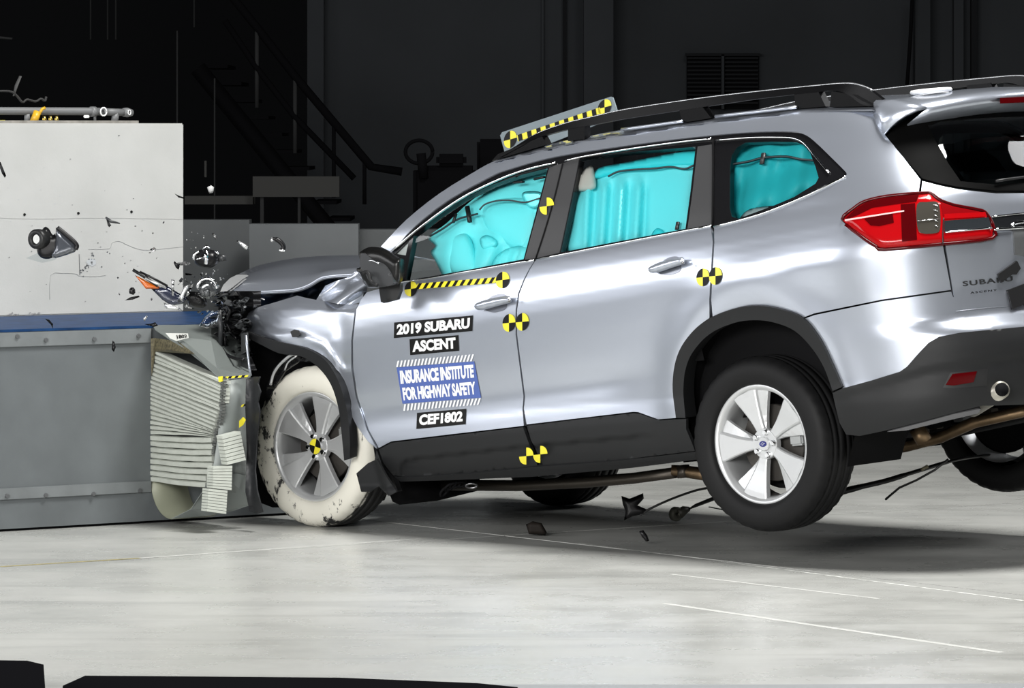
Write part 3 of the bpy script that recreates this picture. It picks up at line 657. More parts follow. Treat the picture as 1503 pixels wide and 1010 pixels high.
# ---- airbags behind the side glass
def inner(off):
    def h(x, y, k=0.): P = body_hit(x, y, -(off + np.zeros(len(x)) + k)); return P, body_n(P)
    h.k = True; return h
ab1 = pillow('curtain_airbag', cat([(654, 410), (640, 385), (632, 370), (639, 361), (629, 348), (655, 328), (690, 296), (725, 274), (765, 260), (815, 246), (802, 320), (782, 392), (720, 408), (680, 412)], 4, True), TEAL, inner(-.12), .05, 26, CAR, 5,
    disp=lambda x, y: .03 * np.sin((x - 650) / 9 + (y - 350) / 30) * sstep(y, 330, 370) + .012 * np.sin((x + y) / 17))
pillow('airbag_bulge', cat([(704, 312), (716, 294), (745, 288), (785, 290), (792, 320), (776, 368), (752, 366), (716, 340)], 4, True), TEAL, inner(-.10), .055, 28, ab1, 4)
pillow('airbag_bulge', cat([(662, 400), (656, 365), (664, 345), (684, 342), (696, 365), (700, 402)], 4, True), TEAL, inner(-.085), .04, 18, ab1, 4)
pillow('airbag_bulge', cat([(766, 288), (772, 281), (795, 283), (792, 303), (776, 304)], 4, True), TEAL, inner(-.03), .02, 10, ab1, 4)
pillow('airbag_bulge', cat([(704, 352), (714, 345), (728, 352), (728, 362), (710, 366)], 4, True), TEAL, inner(-.045), .02, 8, ab1, 4)
pillow('airbag_bulge', cat([(722, 385), (742, 366), (775, 362), (778, 396), (730, 402)], 4, True), TEAL, inner(-.06), .03, 14, ab1, 4, disp=lambda x, y: .012 * np.sin(x / 3.2 + y / 9))
CORD = mat('tether_cord', (.02, .03, .035), .6)
tube('tether', surf(cat([(631, 347), (650, 336), (672, 322), (701, 314)], 4), -.03), .005, CORD, ab1, 5)
tube('tether', surf(cat([(704, 308), (712, 300), (728, 295), (748, 294), (771, 297), (792, 291)], 4), -.01), .004, CORD, ab1, 5)
for a, b in (((686, 303), (690, 326)), ((669, 314), (665, 327))): tube('clip', surf([a, b], -.025), .012, BLACKP, ab1, 5, .5)
tube('clip', surf([(755, 268), (768, 267)], -.025), .012, PLAST, ab1, 5, .5); tube('clip', surf([(785, 263), (799, 260)], -.025), .012, PLAST, ab1, 5, .5)
ab2 = pillow('curtain_airbag', cat([(834, 372), (836, 330), (842, 290), (868, 262), (900, 246), (960, 236), (1024, 222), (1020, 290), (1010, 345), (920, 362)], 4, True), TEAL, inner(-.10), .05, 20, CAR, 4,
    disp=lambda x, y: .030 * np.sin((x - (y - 300) * -.06) / 4.0) * sstep(x, 850, 865) * (1 - sstep(x, 940, 960)) * sstep(y, 255, 280) + .008 * np.sin(x / 13))
pillow('airbag_roll', cat([(872, 262), (878, 247), (920, 238), (1022, 220), (1022, 243), (985, 246), (930, 250), (895, 258)], 4, True), TEAL2, inner(-.06), .025, 9, ab2, 4)
tube('tether', surf(cat([(893, 259), (908, 252), (932, 249), (960, 247.5), (985, 245), (1005, 248), (1018, 243)], 4), -.02), .005, CORD, ab2, 5)
pillow('airbag_fold', cat([(955, 362), (956, 345), (964, 335), (974, 340), (978, 358)], 4, True), TEAL2, inner(-.045), .02, 8, ab2, 3)
tube('clip', surf([(995, 326), (993, 337)], -.02), .012, BLACKP, ab2, 5, .5)
pillow('head_liner_flap', cat([(845, 276), (850, 256), (868, 243), (874, 262), (873, 277), (852, 281)], 4, True), mat('beige_trim', (.55, .50, .45), .7), inner(-.05), .02, 8, CAR, 4)
ab3 = pillow('curtain_airbag', cat([(1062, 330), (1064, 215), (1090, 200), (1180, 200), (1208, 240), (1208, 275), (1140, 312)], 4, True), TEAL2, inner(-.12), .05, 22, CAR, 5, disp=lambda x, y: .020 * np.sin(x / 8 + y / 40) + .010 * np.sin(y / 9 + x / 25))
tube('tether', surf(cat([(1077, 241), (1100, 237), (1122, 231.5), (1155, 230), (1175, 234), (1195, 235.5)], 4), -.015), .006, CORD, ab3, 5)
tube('clip', surf([(1121, 225), (1118, 241)], -.012), .014, BLACKP, ab3, 5, .5)
pillow('quarter_trim_piece', cat([(1086, 321), (1100, 307), (1134, 302), (1136, 306), (1100, 320)], 3, True), mat('pale_trim', (.5, .5, .5), .6), inner(-.02), .01, 6, CAR, 4)
# cabin: dark tub, dashboard, seats seen past the airbags
bm = bmesh.new()
box(bm, (.7, 0, .62), XYZ, (1.5, .80, .22)); TUB = from_bm('cabin_floor', bm, DARK, CAR)
dash = boxo('dashboard', (1.95, 0, 1.02), (.22, .74, .14), mat('dash_blue_grey', (.02, .028, .038), .5), CAR, bev=.04)
for u, v in ((.95, .38), (.95, -.38), (.05, .4), (.05, -.4)):
    s_ = boxo('seat', (u, v, .98), (.10, .25, .36), mat('grey_seat_cloth', (.03, .032, .035), .8), CAR, bev=.06)
    boxo('head_rest', (u - .02, v, 1.42), (.05, .13, .09), MATS['grey_seat_cloth'], s_, bev=.03)
boxo('cargo_wall', (-.50, 0, 1.0), (.02, .78, .32), mat('cargo_trim', (.03, .035, .035), .7), CAR)
# windscreen
VV = []; FF = []
for i in range(8):
    t = i / 7
    for j in range(13):
        s = j / 6 - 1; VV.append((2.28 - .70 * t + .12 * (1 - s * s) * (1 - .4 * t), s * (.74 - .14 * t), 1.24 + .43 * t ** .9 + .015 * (1 - s * s)))
for i in range(7):
    for j in range(12): a = i * 13 + j; FF.append((a, a + 13, a + 14, a + 1))
mesh('windscreen', VV, FF, GLASST, CAR, True)

# ---- inner dark shell so that gaps read dark
VV = []; FF = []; zz = np.linspace(.28, 1.12, 12); uu = np.linspace(2.35, -.42, 24)
def in_arch(u, z): return math.hypot(u + .02, z - .42) < .46
for sgn in (1, -1):
    b = len(VV)
    for u in uu:
        for z in zz: VV.append((u, sgn * (float(halfw(u, z)) - .055), z))
    for i in range(23):
        for j in range(11):
            if in_arch((uu[i] + uu[i + 1]) / 2, (zz[j] + zz[j + 1]) / 2): continue
            a = b + i * 12 + j; FF.append((a, a + 1, a + 13, a + 12))
b = len(VV); th = np.linspace(-.6, math.pi + .6, 15)       # rear wheel houses
for sgn in (1, -1):
    b = len(VV)
    for a in th:
        for v in (.87, .50): VV.append((-.02 + .46 * math.cos(a), sgn * v, .42 + .46 * math.sin(a)))
    for i in range(14): FF.append((b + 2 * i, b + 2 * i + 1, b + 2 * i + 3, b + 2 * i + 2))
    c = len(VV); VV.append((-.02, sgn * .50, .42))
    for i in range(14): FF.append((c, b + 2 * i + 1, b + 2 * i + 3))
mesh('body_shell', VV, FF, DARK, CAR)
# back wall of the shell behind the tailgate and lower cabin floor
boxo('underbody', (1.62, 0, .33), (1.12, .72, .07), DARK, CAR, bev=.02)
boxo('rear_underbody', (-.70, 0, .55), (.30, .60, .07), DARK, CAR, bev=.02)
boxo('fuel_tank', (.55, -.1, .26), (.45, .45, .05), DARK, CAR, bev=.03)

# ---- wheels
TYP = [(.254, .080), (.256, .100), (.264, .110), (.280, .118), (.305, .122), (.330, .119), (.350, .111), (.362, .100), (.369, .088), (.3735, .074), (.3745, .066), (.367, .064), (.367, .057), (.3755, .055), (.376, .030), (.368, .028), (.368, .020), (.3765, .018)]
TYP = TYP + [(r, -y) for r, y in TYP[::-1]]
def tyre_mod(k, j):
    y = abs(TYP[k][1]); return -.004 if (TYP[k][0] > .34 and .068 < y < .108 and j % 3 == 0) else 0.
def make_wheel(name, painted=False):
    bm = bmesh.new(); lathe_bm(bm, TYP, 120, mod=tyre_mod)
    m = RUBBER
    if painted: m = painted_tyre()
    w = from_bm('wheel', bm, m, CAR, True)
    bm = bmesh.new(); lathe_bm(bm, [(.238, -.10), (.228, -.04), (.224, .02), (.226, .06), (.234, .084), (.244, .092), (.252, .094), (.2575, .089)], 120)
    from_bm('rim', bm, ALLOY, w, True)
    return w
def painted_tyre():
    m = bpy.data.materials.new('white_painted_tyre'); m.use_nodes = True; nt = m.node_tree; b = nt.nodes['Principled BSDF']
    tc = nt.nodes.new('ShaderNodeTexCoord'); sp = nt.nodes.new('ShaderNodeSeparateXYZ'); nt.links.new(tc.outputs['Object'], sp.inputs[0])
    n = nt.nodes.new('ShaderNodeTexNoise'); n.inputs['Scale'].default_value = 16; n.inputs['Detail'].default_value = 8; n.inputs['Roughness'].default_value = .7
    nt.links.new(tc.outputs['Object'], n.inputs[0])
    g = nt.nodes.new('ShaderNodeMath'); g.operation = 'MULTIPLY_ADD'; g.inputs[1].default_value = .09; nt.links.new(n.outputs[0], g.inputs[0]); nt.links.new(sp.outputs['Y'], g.inputs[2])
    r1 = nt.nodes.new('ShaderNodeMapRange'); nt.links.new(g.outputs[0], r1.inputs[0]); r1.inputs[1].default_value = .095; r1.inputs[2].default_value = .115     # paint ends past the shoulder
    n2 = nt.nodes.new('ShaderNodeTexNoise'); n2.inputs['Scale'].default_value = 9; n2.inputs['Detail'].default_value = 10; n2.inputs['Roughness'].default_value = .75
    mp = nt.nodes.new('ShaderNodeMapping'); mp.inputs['Scale'].default_value = (1.6, 1, .8); mp.inputs['Rotation'].default_value = (0, .5, 0); nt.links.new(tc.outputs['Object'], mp.inputs[0]); nt.links.new(mp.outputs[0], n2.inputs[0])
    # scuffs lie mostly on the leading side
    lead = nt.nodes.new('ShaderNodeMapRange'); nt.links.new(sp.outputs['X'], lead.inputs[0]); lead.inputs[1].default_value = .10; lead.inputs[2].default_value = .36; lead.inputs[3].default_value = .0; lead.inputs[4].default_value = .13
    low = nt.nodes.new('ShaderNodeMapRange'); nt.links.new(sp.outputs['Z'], low.inputs[0]); low.inputs[1].default_value = -.28; low.inputs[2].default_value = -.36; low.inputs[3].default_value = 0; low.inputs[4].default_value = .07
    ad = nt.nodes.new('ShaderNodeMath'); nt.links.new(lead.outputs[0], ad.inputs[0]); nt.links.new(low.outputs[0], ad.inputs[1])
    ad2 = nt.nodes.new('ShaderNodeMath'); nt.links.new(ad.outputs[0], ad2.inputs[0]); nt.links.new(n2.outputs[0], ad2.inputs[1])
    r2 = nt.nodes.new('ShaderNodeMapRange'); nt.links.new(ad2.outputs[0], r2.inputs[0]); r2.inputs[1].default_value = .60; r2.inputs[2].default_value = .635; r2.inputs[3].default_value = 1; r2.inputs[4].default_value = 0
    mu = nt.nodes.new('ShaderNodeMath'); mu.operation = 'MULTIPLY'; nt.links.new(r1.outputs[0], mu.inputs[0]); nt.links.new(r2.outputs[0], mu.inputs[1])
    mx = nt.nodes.new('ShaderNodeMix'); mx.data_type = 'RGBA'; mx.inputs[6].default_value = (.018, .018, .018, 1); mx.inputs[7].default_value = (.70, .68, .60, 1)
    nt.links.new(mu.outputs[0], mx.inputs[0]); nt.links.new(mx.outputs[2], b.inputs['Base Color']); b.inputs['Roughness'].default_value = .6
    return m
def spoke_mesh():
    bm = bmesh.new()
    R_ = [.035, .06, .09, .12, .15, .185, .215, .240]; H_ = [.020, .022, .026, .032, .040, .050, .060, .067]; Y_ = [.062, .064, .066, .069, .073, .078, .082, .084]
    rows = []
    for r, h, y in zip(R_, H_, Y_):
        web = max(0., (r - .055)) / .17 * .050
        pts = [(-h, y - .028), (-h + .001, y - .004), (-h + .006, y), (h - .008, y), (h - .002, y - .004), (h + .002, y - .013), (h + web, y - .020), (h + web + .002, y - .034)]
        rows.append([bm.verts.new((-x, yy, math.sqrt(max(r * r - x * x, (r * .6) ** 2)))) for x, yy in pts])
    for a, b in zip(rows[:-1], rows[1:]):
        for j in range(7): bm.faces.new((a[j], a[j + 1], b[j + 1], b[j]))
    bmesh.ops.recalc_face_normals(bm, faces=bm.faces)
    me = bpy.data.meshes.new('spoke'); bm.to_mesh(me); bm.free(); me.materials.append(ALLOY)
    return me
SPOKE = spoke_mesh()
def disc_mesh(name, r, y, m, t=.01, seg=32, inner=None):
    bm = bmesh.new(); lathe_bm(bm, [(.001 if inner is None else inner, y), (r - .003, y), (r, y - .003), (r, y - t)], seg); me = bpy.data.meshes.new(name)
    bmesh.ops.recalc_face_normals(bm, faces=bm.faces); bm.to_mesh(me); bm.free(); me.materials.append(m); return me
HUB = disc_mesh('hub', .066, .066, ALLOY, .03); CAPM = disc_mesh('hub_cap', .031, .076, ALLOY, .016)
BRK = disc_mesh('brake_disc', .165, .005, mat('brake_iron', (.06, .055, .05), .5, .5), .02); NUTM = disc_mesh('lug_nut', .0125, .080, CHROME, .02, 12)
POCK = disc_mesh('nut_pocket', .015, .0675, STEEL, .004, 12)
def dress(w, rot, cap='badge'):
    for k in range(5):
        a = rot + k * 2 * math.pi / 5
        s = link(bpy.data.objects.new('spoke', SPOKE), w); s.rotation_euler = (0, a, 0)
        n = link(bpy.data.objects.new('lug_nut', NUTM), w); an = a + math.pi / 5; n.location = (.050 * math.sin(an), 0, .050 * math.cos(an))
        n = link(bpy.data.objects.new('nut_pocket', POCK), w); n.location = (.050 * math.sin(an), 0, .050 * math.cos(an))
    link(bpy.data.objects.new('hub', HUB), w); link(bpy.data.objects.new('hub_cap', CAPM), w); link(bpy.data.objects.new('brake_disc', BRK), w)
    boxo('brake_caliper', (-.15, .02, .03), (.035, .02, .05), mat('grey_caliper', (.35, .36, .36), .4, .5), w, bev=.008)
    w_ = disc_mesh('brake_backplate', .20, -.045, DARK, .01); link(bpy.data.objects.new('brake_backplate', w_), w)
    if cap == 'badge':
        pts = [(.020 * math.cos(a), .0775, .013 * math.sin(a)) for a in np.linspace(0, 2 * math.pi, 17)[:-1]]
        mesh('cap_badge', pts, [tuple(range(16))], mat('navy_enamel', (.02, .025, .16), .2), w)
        st = []
        for (x, z, r) in ((-.007, .002, .003), (.004, .004, .002), (.009, .0, .002), (.004, -.005, .002), (-.001, -.003, .002), (.0, .006, .0015)):
            st += [(x - r, .0782, z), (x, .0782, z + r), (x + r, .0782, z), (x, .0782, z - r)]
        mesh('badge_stars', st, [(4 * i, 4 * i + 1, 4 * i + 2, 4 * i + 3) for i in range(6)], WHT, w)
    elif cap == 'target':
        for k, m in ((0, YEL), (1, BLK)):
            vs = []; fs = []
            for q in (k, k + 2):
                b = len(vs); vs.append((0, .079, 0))
                for i in range(9): a = math.pi / 2 * q + math.pi / 2 * i / 8 + .35; vs.append((.036 * math.cos(a), .079, .036 * math.sin(a)))
                fs += [(b, b + i, b + i + 1) for i in range(1, 9)]
            mesh('cap_target', vs, fs, m, w)
# the face of a wheel lies at y = +.084 ; wheel centres from the pictured rim centres
def place(w, u, v, z, toe=0, camber=0, flip=False):
    w.location = (u, v, z); w.rotation_euler = (math.radians(camber), 0, math.radians(toe) + (math.pi if flip else 0))
rl = make_wheel('wheel'); place(rl, 0, .845, .285); dress(rl, math.radians(90))
fc = vp(461., 660., .86); fw = make_wheel('wheel', True); place(fw, fc[0], .775, fc[2] + .012, 1.5, 1.5); dress(fw, math.radians(-90), 'target')
rr_ = make_wheel('wheel'); place(rr_, 0, -.845, .30, flip=True); dress(rr_, .3)
fr = make_wheel('wheel'); place(fr, 2.74, -.845, .378, toe=-6, flip=True); dress(fr, .5)

# ================================================================== THE CRUSHED NOSE
def noise2(x, y, s=1.): return np.sin(x / (7 * s) + 1.3) * np.cos(y / (5 * s)) * .5 + np.sin((x + y * 1.7) / (11 * s)) * .5
FEN = [(359, 463), (364, 457.5), (374, 453), (387, 448.5), (400, 445), (418, 439.5), (436, 434), (450, 437.5), (463, 440), (482, 443), (508, 447), (526, 446.5), (521, 454), (515.5, 500), (515.5, 540), (522, 582), (538, 630), (553, 659), (540, 648), (524, 626), (514, 606), (504, 580), (493, 551), (475.5, 526), (460, 516), (447, 510), (430, 506), (411, 501), (385, 494), (361, 484), (357, 474)]
def fen_disp(x, y):
    crease = np.interp(y, [455, 470, 490, 502, 520], [374, 380, 392, 414, 440])
    front = -.0030 * np.clip(crease - x, 0, 40)                                # nose face folded away
    rid = .009 * np.exp(-((y - np.interp(x, [380, 415, 440, 475, 505], [486, 492, 494, 508, 545])) / 7) ** 2) * sstep(x, 385, 405)
    lip = .010 * sstep(y - np.interp(x, [360, 411, 447, 475, 493, 504, 514], [476, 495, 503, 518, 541, 570, 596]), -6, 6)
    dent = -.009 * np.exp(-((x - np.interp(y, [440, 520, 620], [503, 503, 516])) / 11) ** 2) * sstep(y, 455, 490)
    roll = -.0035 * np.clip(np.interp(x, [360, 436, 526], [462, 448, 458]) - y, 0, 30)
    return front + rid + lip + dent + roll + .003 * np.sin((x - 380) / 24) * np.sin((y - 440) / 18)
panel('front_fender', FEN, SILVER, disp=fen_disp, s=4, thick=.012)
FA_O = cat([(359, 484), (385, 495), (411, 502), (447, 511), (475.5, 527), (493, 552), (504, 581), (511, 613), (513.5, 650), (513, 674)], 4)
FA_I = cat([(505, 676), (502, 644), (497, 601), (486, 565.5), (468, 540.5), (443, 523.5), (411, 519), (385, 507), (360, 494)], 4)
panel('front_arch_trim', FA_O + FA_I, PLAST, off=.03, thick=.05, s=4)
# buckled rear top corner of the fender
COWL = [(464, 440.5), (470, 431), (477.5, 419.5), (492, 413), (508, 408), (517, 402), (523, 397), (527, 403), (533, 414), (537, 424), (535.5, 435), (529, 444), (513, 447.5), (495, 446), (480, 443)]
panel('buckled_fender_corner', COWL, SILVER, s=3, thick=.01, hitf=planeV(.80), disp=lambda x, y: .035 * np.sin((x - 465) / 10.5 + (y - 400) / 9) * sstep(y, 398, 412) + .015 * np.sin((x + 2 * y) / 9) - .004 * (425 - y))
panel('tape_patch', [(426, 487), (432, 483.5), (438, 485), (441, 491), (436, 495), (429, 495)], BLACKP, off=.030, thick=.004, s=5)
# inner wing, seen under the hood
panel('inner_wing', [(366, 456), (372, 429), (437, 424), (472, 408), (524, 401), (526, 440), (480, 444), (436, 437), (400, 447)], mat('dark_navy', (.012, .019, .034), .35, .3), s=5, thick=.02, hitf=planeV(.42), disp=lambda x, y: .03 * noise2(x, y, 1.))  # buckled sheet in one dark navy tone
# hood: buckled sheet
near = [(329, 424.5), (345, 427), (375, 427), (410, 425.5), (437, 423), (455, 416.5), (472, 406.5), (490, 403), (515, 401.5), (535, 400)]
m1 = [(331, 420), (352, 415), (385, 411), (420, 408.5), (445, 406), (465, 402), (480, 399), (495, 397), (515, 395), (535, 393)]
m2 = [(334, 415), (356, 407), (385, 400), (412, 396), (435, 392.5), (455, 391), (475, 389), (492, 388), (513, 387), (535, 387)]
sil = [(338, 411), (354, 402.5), (378, 392), (405, 385.5), (425, 382), (445, 379.5), (465, 378), (485, 377), (510, 376.5), (535, 377)]
rows = [vp(*np.array(cat(r, 4)).T, v) for r, v in ((near, .66), (m1, .50), (m2, .32), (sil, .08))]
far1 = rows[3] + np.array([-.03, -.30, -.02]); far2 = far1 + np.array([-.04, -.45, -.09])
rows = [rows[0] + np.array([0, .0, -.018])] + rows + [far1, far2]; n = len(rows[0])
VV = [p for r in rows for p in r]; FF = [(i * n + j, i * n + j + 1, (i + 1) * n + j + 1, (i + 1) * n + j) for i in range(len(rows) - 1) for j in range(n - 1)]
hood = mesh('hood', VV, [f[::-1] for f in FF], SILVER, CAR, True)
sol = hood.modifiers.new('sheet', 'SOLIDIFY'); sol.thickness = .006
tube('hood_edge', [p + np.array([0, .004, -.012]) for p in rows[1]], .0055, SILVER, hood, 6)
lip = [vp(*p, v) for p, v in (((327.5, 428), .70), ((332, 418), .60), ((342, 408), .45), ((352, 403), .30), ((372, 403), .30), ((360, 410), .5), ((349, 419), .62), ((338, 427), .70))]
lip = [np.array(p) + np.array([0, .02, 0]) for p in lip]
mesh('hood_front_lip', lip + [p + np.array([0, -.02, -.004]) for p in lip], [(7, 6, 1, 0), (6, 5, 2, 1), (5, 4, 3, 2), (8, 9, 14, 15), (9, 10, 13, 14), (10, 11, 12, 13)], mat('pale_grey_lip', (.52, .53, .54), .4, .5), hood)  # lip is a paler, less blue grey than the hood
# wheel house liner and engine bay mass
panel('wheel_liner', [(364, 486), (411, 512), (470, 520), (515, 545), (556, 640), (572, 705), (560, 735), (500, 745), (400, 745), (374, 735), (366, 600)], DARK, s=12, thick=.02, hitf=planeV(.66))
boxo('engine', (2.62, -.25, .70), (.42, .55, .26), DARK, CAR, bev=.08)
panel('splash_liner', [(392, 566), (402, 540), (425, 519), (452, 520), (470, 534), (440, 530), (418, 545), (400, 575), (388, 600)], BLACKG, s=4, thick=.01, hitf=planeV(.90), disp=lambda x, y: .012 * noise2(x, y, .5))
tube('torn_liner_edge', vp(*np.array(cat([(397, 565), (402, 548), (412, 534), (428, 521), (440, 520)], 4)).T, .94), .007, ALLOY, CAR, 5)
tube('torn_liner_edge', vp(*np.array(cat([(418, 543), (423, 532), (436, 522)], 3)).T, .93), .004, ALLOY, CAR, 5)
# torn bumper skin hanging in front of the wheel
TS = [(361, 556), (372, 553), (381, 553), (378, 563), (382, 575), (378, 590), (381, 604), (377, 640), (374, 690), (377, 720), (385, 752), (379, 754), (366, 750), (360, 722), (362, 660), (360, 600)]
panel('torn_bumper_skin', TS, mat('slate_plastic', (.018, .019, .021), .5, spec=.3), s=5, thick=.008, hitf=planeV(1.22), disp=lambda x, y: .03 * np.sin(y / 22) + .02 * np.sin(x / 5))
panel('bumper_side_strip', [(354, 490), (362, 488), (364, 520), (362, 550), (352, 552), (354, 520)], mat('slate_plastic2', (.03, .032, .034), .4), s=5, thick=.01, hitf=planeV(1.0))
tube('silver_trim_strip', vp(*np.array([(361., 492), (363, 515), (366, 540), (368, 552)]).T, 1.03), .006, SILVER, CAR, 6)
# mud flap torn off behind the wheel and the sill end
FLP = [(523, 695), (540, 680), (553, 674), (566, 698), (582, 722), (570, 728), (556, 714), (543, 722), (530, 722)]
panel('mud_flap', FLP, PLAST, s=4, thick=.012, hitf=planeV(.95), disp=lambda x, y: .03 * sstep(x - (y - 700) * .3, 555, 563) + .02 * sstep(y, 712, 722))
panel('sill_end', [(553, 661), (560, 680), (577, 701), (584, 722), (575, 718), (560, 695), (550, 674)], BLACKP, s=4, thick=.03, hitf=planeV(.90))
# crumpled mass ahead of the engine: loose brackets, hoses and grille strips
DKS = [mat('crumple_black', (.008, .008, .009), .3, spec=.25), mat('crumple_grey', (.10, .105, .11), .35, .4), mat('crumple_dark', (.035, .037, .04), .35, .2), CHROME]
def crumple(name, c, v, r, m, ang=None, asp=.5, par=CAR, jag=.5, n=7):
    a0 = random.uniform(0, 6.28) if ang is None else ang; pts = []
    for k in range(n):
        a = 2 * math.pi * k / n; q = r * random.uniform(1 - jag, 1); x, y = math.cos(a) * q, math.sin(a) * q * asp
        pts.append((c[0] + x * math.cos(a0) - y * math.sin(a0), c[1] + x * math.sin(a0) + y * math.cos(a0)))
    P = [np.array(vp(*p, v + random.uniform(-.05, .05))) for p in pts]; C_ = np.mean(P, 0) + np.array([0, .03, 0])
    vs = P + [C_] + [p - np.array([0, .012, 0]) for p in P]; nn = n
    fs = [(i, (i + 1) % nn, nn) for i in range(nn)] + [(i, nn + 1 + i, nn + 1 + (i + 1) % nn, (i + 1) % nn) for i in range(nn)] + [tuple(range(nn + 1, 2 * nn + 1))]
    return mesh(name, vs, fs, m, par)
panel('crushed_front_carrier', [(318, 440), (330, 428), (372, 428), (372, 455), (358, 466), (356, 520), (366, 545), (340, 525), (326, 515), (324, 480)], DKS[0], s=5, thick=.05, hitf=planeV(.84), disp=lambda x, y: .04 * noise2(x, y, .6))
for i in range(80):
    x = random.uniform(314, 368); y = random.uniform(430, 528)
    if x > 345 and y > 500 and random.random() < .5: x -= 15
    crumple('crumpled_bracket', (x, y), random.uniform(.88, 1.02), random.uniform(4, 10), random.choice([DKS[0], DKS[2], DKS[1], DKS[1], DKS[2], DKS[0]] + ([CHROME] if i % 6 == 0 else [])), asp=random.uniform(.25, .8))
for i in range(7):
    x = random.uniform(322, 352); y = random.uniform(440, 500)
    pts = [(x + random.uniform(-4, 4) + k * random.uniform(-3, 5), y + k * random.uniform(5, 11)) for k in range(4)]
    tube('torn_hose', vp(*np.array(cat(pts, 4)).T, random.uniform(.95, 1.05)), random.uniform(.004, .010), DKS[random.choice((0, 0, 2))], CAR, 6)
tube('grille_strip', vp(*np.array([(323., 455), (324, 480), (323, 512)]).T, 1.06), .011, DKS[2], CAR, 6)
tube('wire', vp(*np.array(cat([(346, 432.5), (355, 431.5), (364, 433), (369, 429)], 4)).T, .75), .003, mat('green_wire', (.10, .42, .30), .5), CAR, 5)
tube('wire', vp(*np.array(cat([(362, 436), (370, 428), (378, 436), (388, 440)], 4)).T, .75), .003, WHT, CAR, 5)
tube('wire', vp(*np.array(cat([(326, 512), (332, 520), (345, 526), (358, 528)], 4)).T, 1.06), .008, DKS[0], CAR, 5)
# ---- door mirror (housing knocked forward, cover gone)
MIR = cat([(527, 374), (531, 368), (543, 362.5), (560, 364), (574, 371), (584, 378), (589, 379), (590, 400), (585, 417), (576, 419), (557, 421.5), (541, 423), (534, 416), (528, 405), (523, 395), (529, 391)], 3, True)
mir = pillow('door_mirror', MIR, mat('mirror_black', (.006, .006, .006), .3, spec=.35), planeV(1.06), .05, 16, CAR, 3)
panel('mirror_face', cat([(529, 376), (533, 372), (548, 382), (562, 387), (571, 396), (576, 408), (576, 418), (557, 421), (545, 418), (537, 404), (529, 392)], 3, True), mat('mirror_back_plastic', (.035, .037, .04), .45), mir, s=4, thick=.02, hitf=planeV(1.115))
panel('mirror_foot', [(556, 422), (571, 420), (587, 416), (587, 427), (582, 440), (563, 445), (559, 443)], PLAST, mir, s=4, thick=.02, hitf=planeV(1.03), disp=lambda x, y: .02 - .0015 * np.abs(x - 570))
tube('mirror_linkage', vp(*np.array(cat([(533, 402), (538, 399), (542, 404), (545, 414), (554, 419)], 3)).T, 1.15), .009, PLAST, mir, 6)
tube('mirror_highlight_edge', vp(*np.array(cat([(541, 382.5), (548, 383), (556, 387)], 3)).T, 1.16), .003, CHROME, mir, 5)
# ---- under the car: exhaust, straps, chain, arms
def wl(pts): return [tuple(to_car(wp(x, y, Y))) for x, y, Y in pts]
EXH = mat('dark_exhaust', (.07, .06, .05), .4, .7)
tube('exhaust_pipe', wl([(640, 712, 22.2), (760, 713, 21.8), (860, 708, 21.4), (930, 702, 21.2), (990, 694, 21.0)]), .026, EXH, CAR, 10)
tube('exhaust_pipe', wl([(985, 690, 21.0), (1005, 692, 21.0), (1040, 697, 20.9), (1080, 694, 20.9), (1150, 680, 20.9), (1260, 668, 20.9), (1330, 655, 20.8), (1380, 642, 20.7), (1430, 620, 20.6), (1500, 604, 20.5), (1540, 595, 20.5)]), [.024, .028, .030, .03, .03, .026, .026, .026, .026, .026, .026], RUST, CAR, 10)
tube('exhaust_clamp', wl([(1002, 683, 20.99), (1004, 701, 20.99)]), .03, EXH, CAR, 10)
tube('shock_absorber', wl([(1345, 628, 20.4), (1357, 648, 20.4)]), .035, RUST, CAR, 10)
tp_ = tube('tail_pipe', wl([(1428, 602, 20.15), (1450, 586, 19.95), (1470, 572, 19.78)]), [.030, .036, .037], mat('stainless_tip', (.42, .40, .35), .35, .8), CAR, 16)
tube('tail_pipe_mouth', wl([(1469.5, 572.4, 19.785), (1470.8, 571.6, 19.773)]), .029, DARK, tp_, 16)
tube('suspension_arm', wl([(1225, 650, 20.6), (1290, 640, 20.9), (1340, 632, 21.2)]), .03, DARK, CAR, 8)
tube('suspension_arm', wl([(1260, 668, 20.5), (1340, 625, 21.0), (1460, 615, 21.2)]), .022, DARK, CAR, 8)
tube('rear_subframe', wl([(1330, 625, 20.9), (1400, 622, 20.9), (1503, 600, 20.9)]), .06, DARK, CAR, 8)
for i in range(16):
    x = random.uniform(1330, 1490); y = 640 - (x - 1330) * .20 + random.uniform(-16, 6)
    c = to_car(wp(x, y, 20.75 + random.uniform(-.1, .1)))
    boxo('underbody_bracket', c, (random.uniform(.01, .04), random.uniform(.01, .04), random.uniform(.008, .02)), random.choice([DARK, DARK, EXH, STEEL]), CAR, bev=.003)
tube('drain_hose', wl([(1300, 733, 20.9), (1320, 716, 20.8), (1345, 705, 20.7), (1372, 690, 20.6), (1392, 674, 20.6)]), .005, BLACKP, CAR, 6)
tube('tow_strap', wl(cat([(1150, 745, 20.6), (1250, 718, 20.7), (1300, 706, 20.8), (1345, 692, 20.9), (1400, 676, 21.1), (1450, 668, 21.4)], 4)), [.032] * 5 + [.026] * 6 + [.02] * 5 + [.014] * 5, BLACKP, CAR, 8, .45)
tube('strap_buckle', wl([(1352, 690, 20.9), (1362, 684, 20.9)]), .02, mat('strap_tan', (.2, .18, .12), .7), CAR, 6, .4)
tube('front_subframe', wl([(585, 722, 22.0), (640, 718, 22.2), (700, 708, 22.3)]), [.06, .055, .04], DARK, CAR, 8)
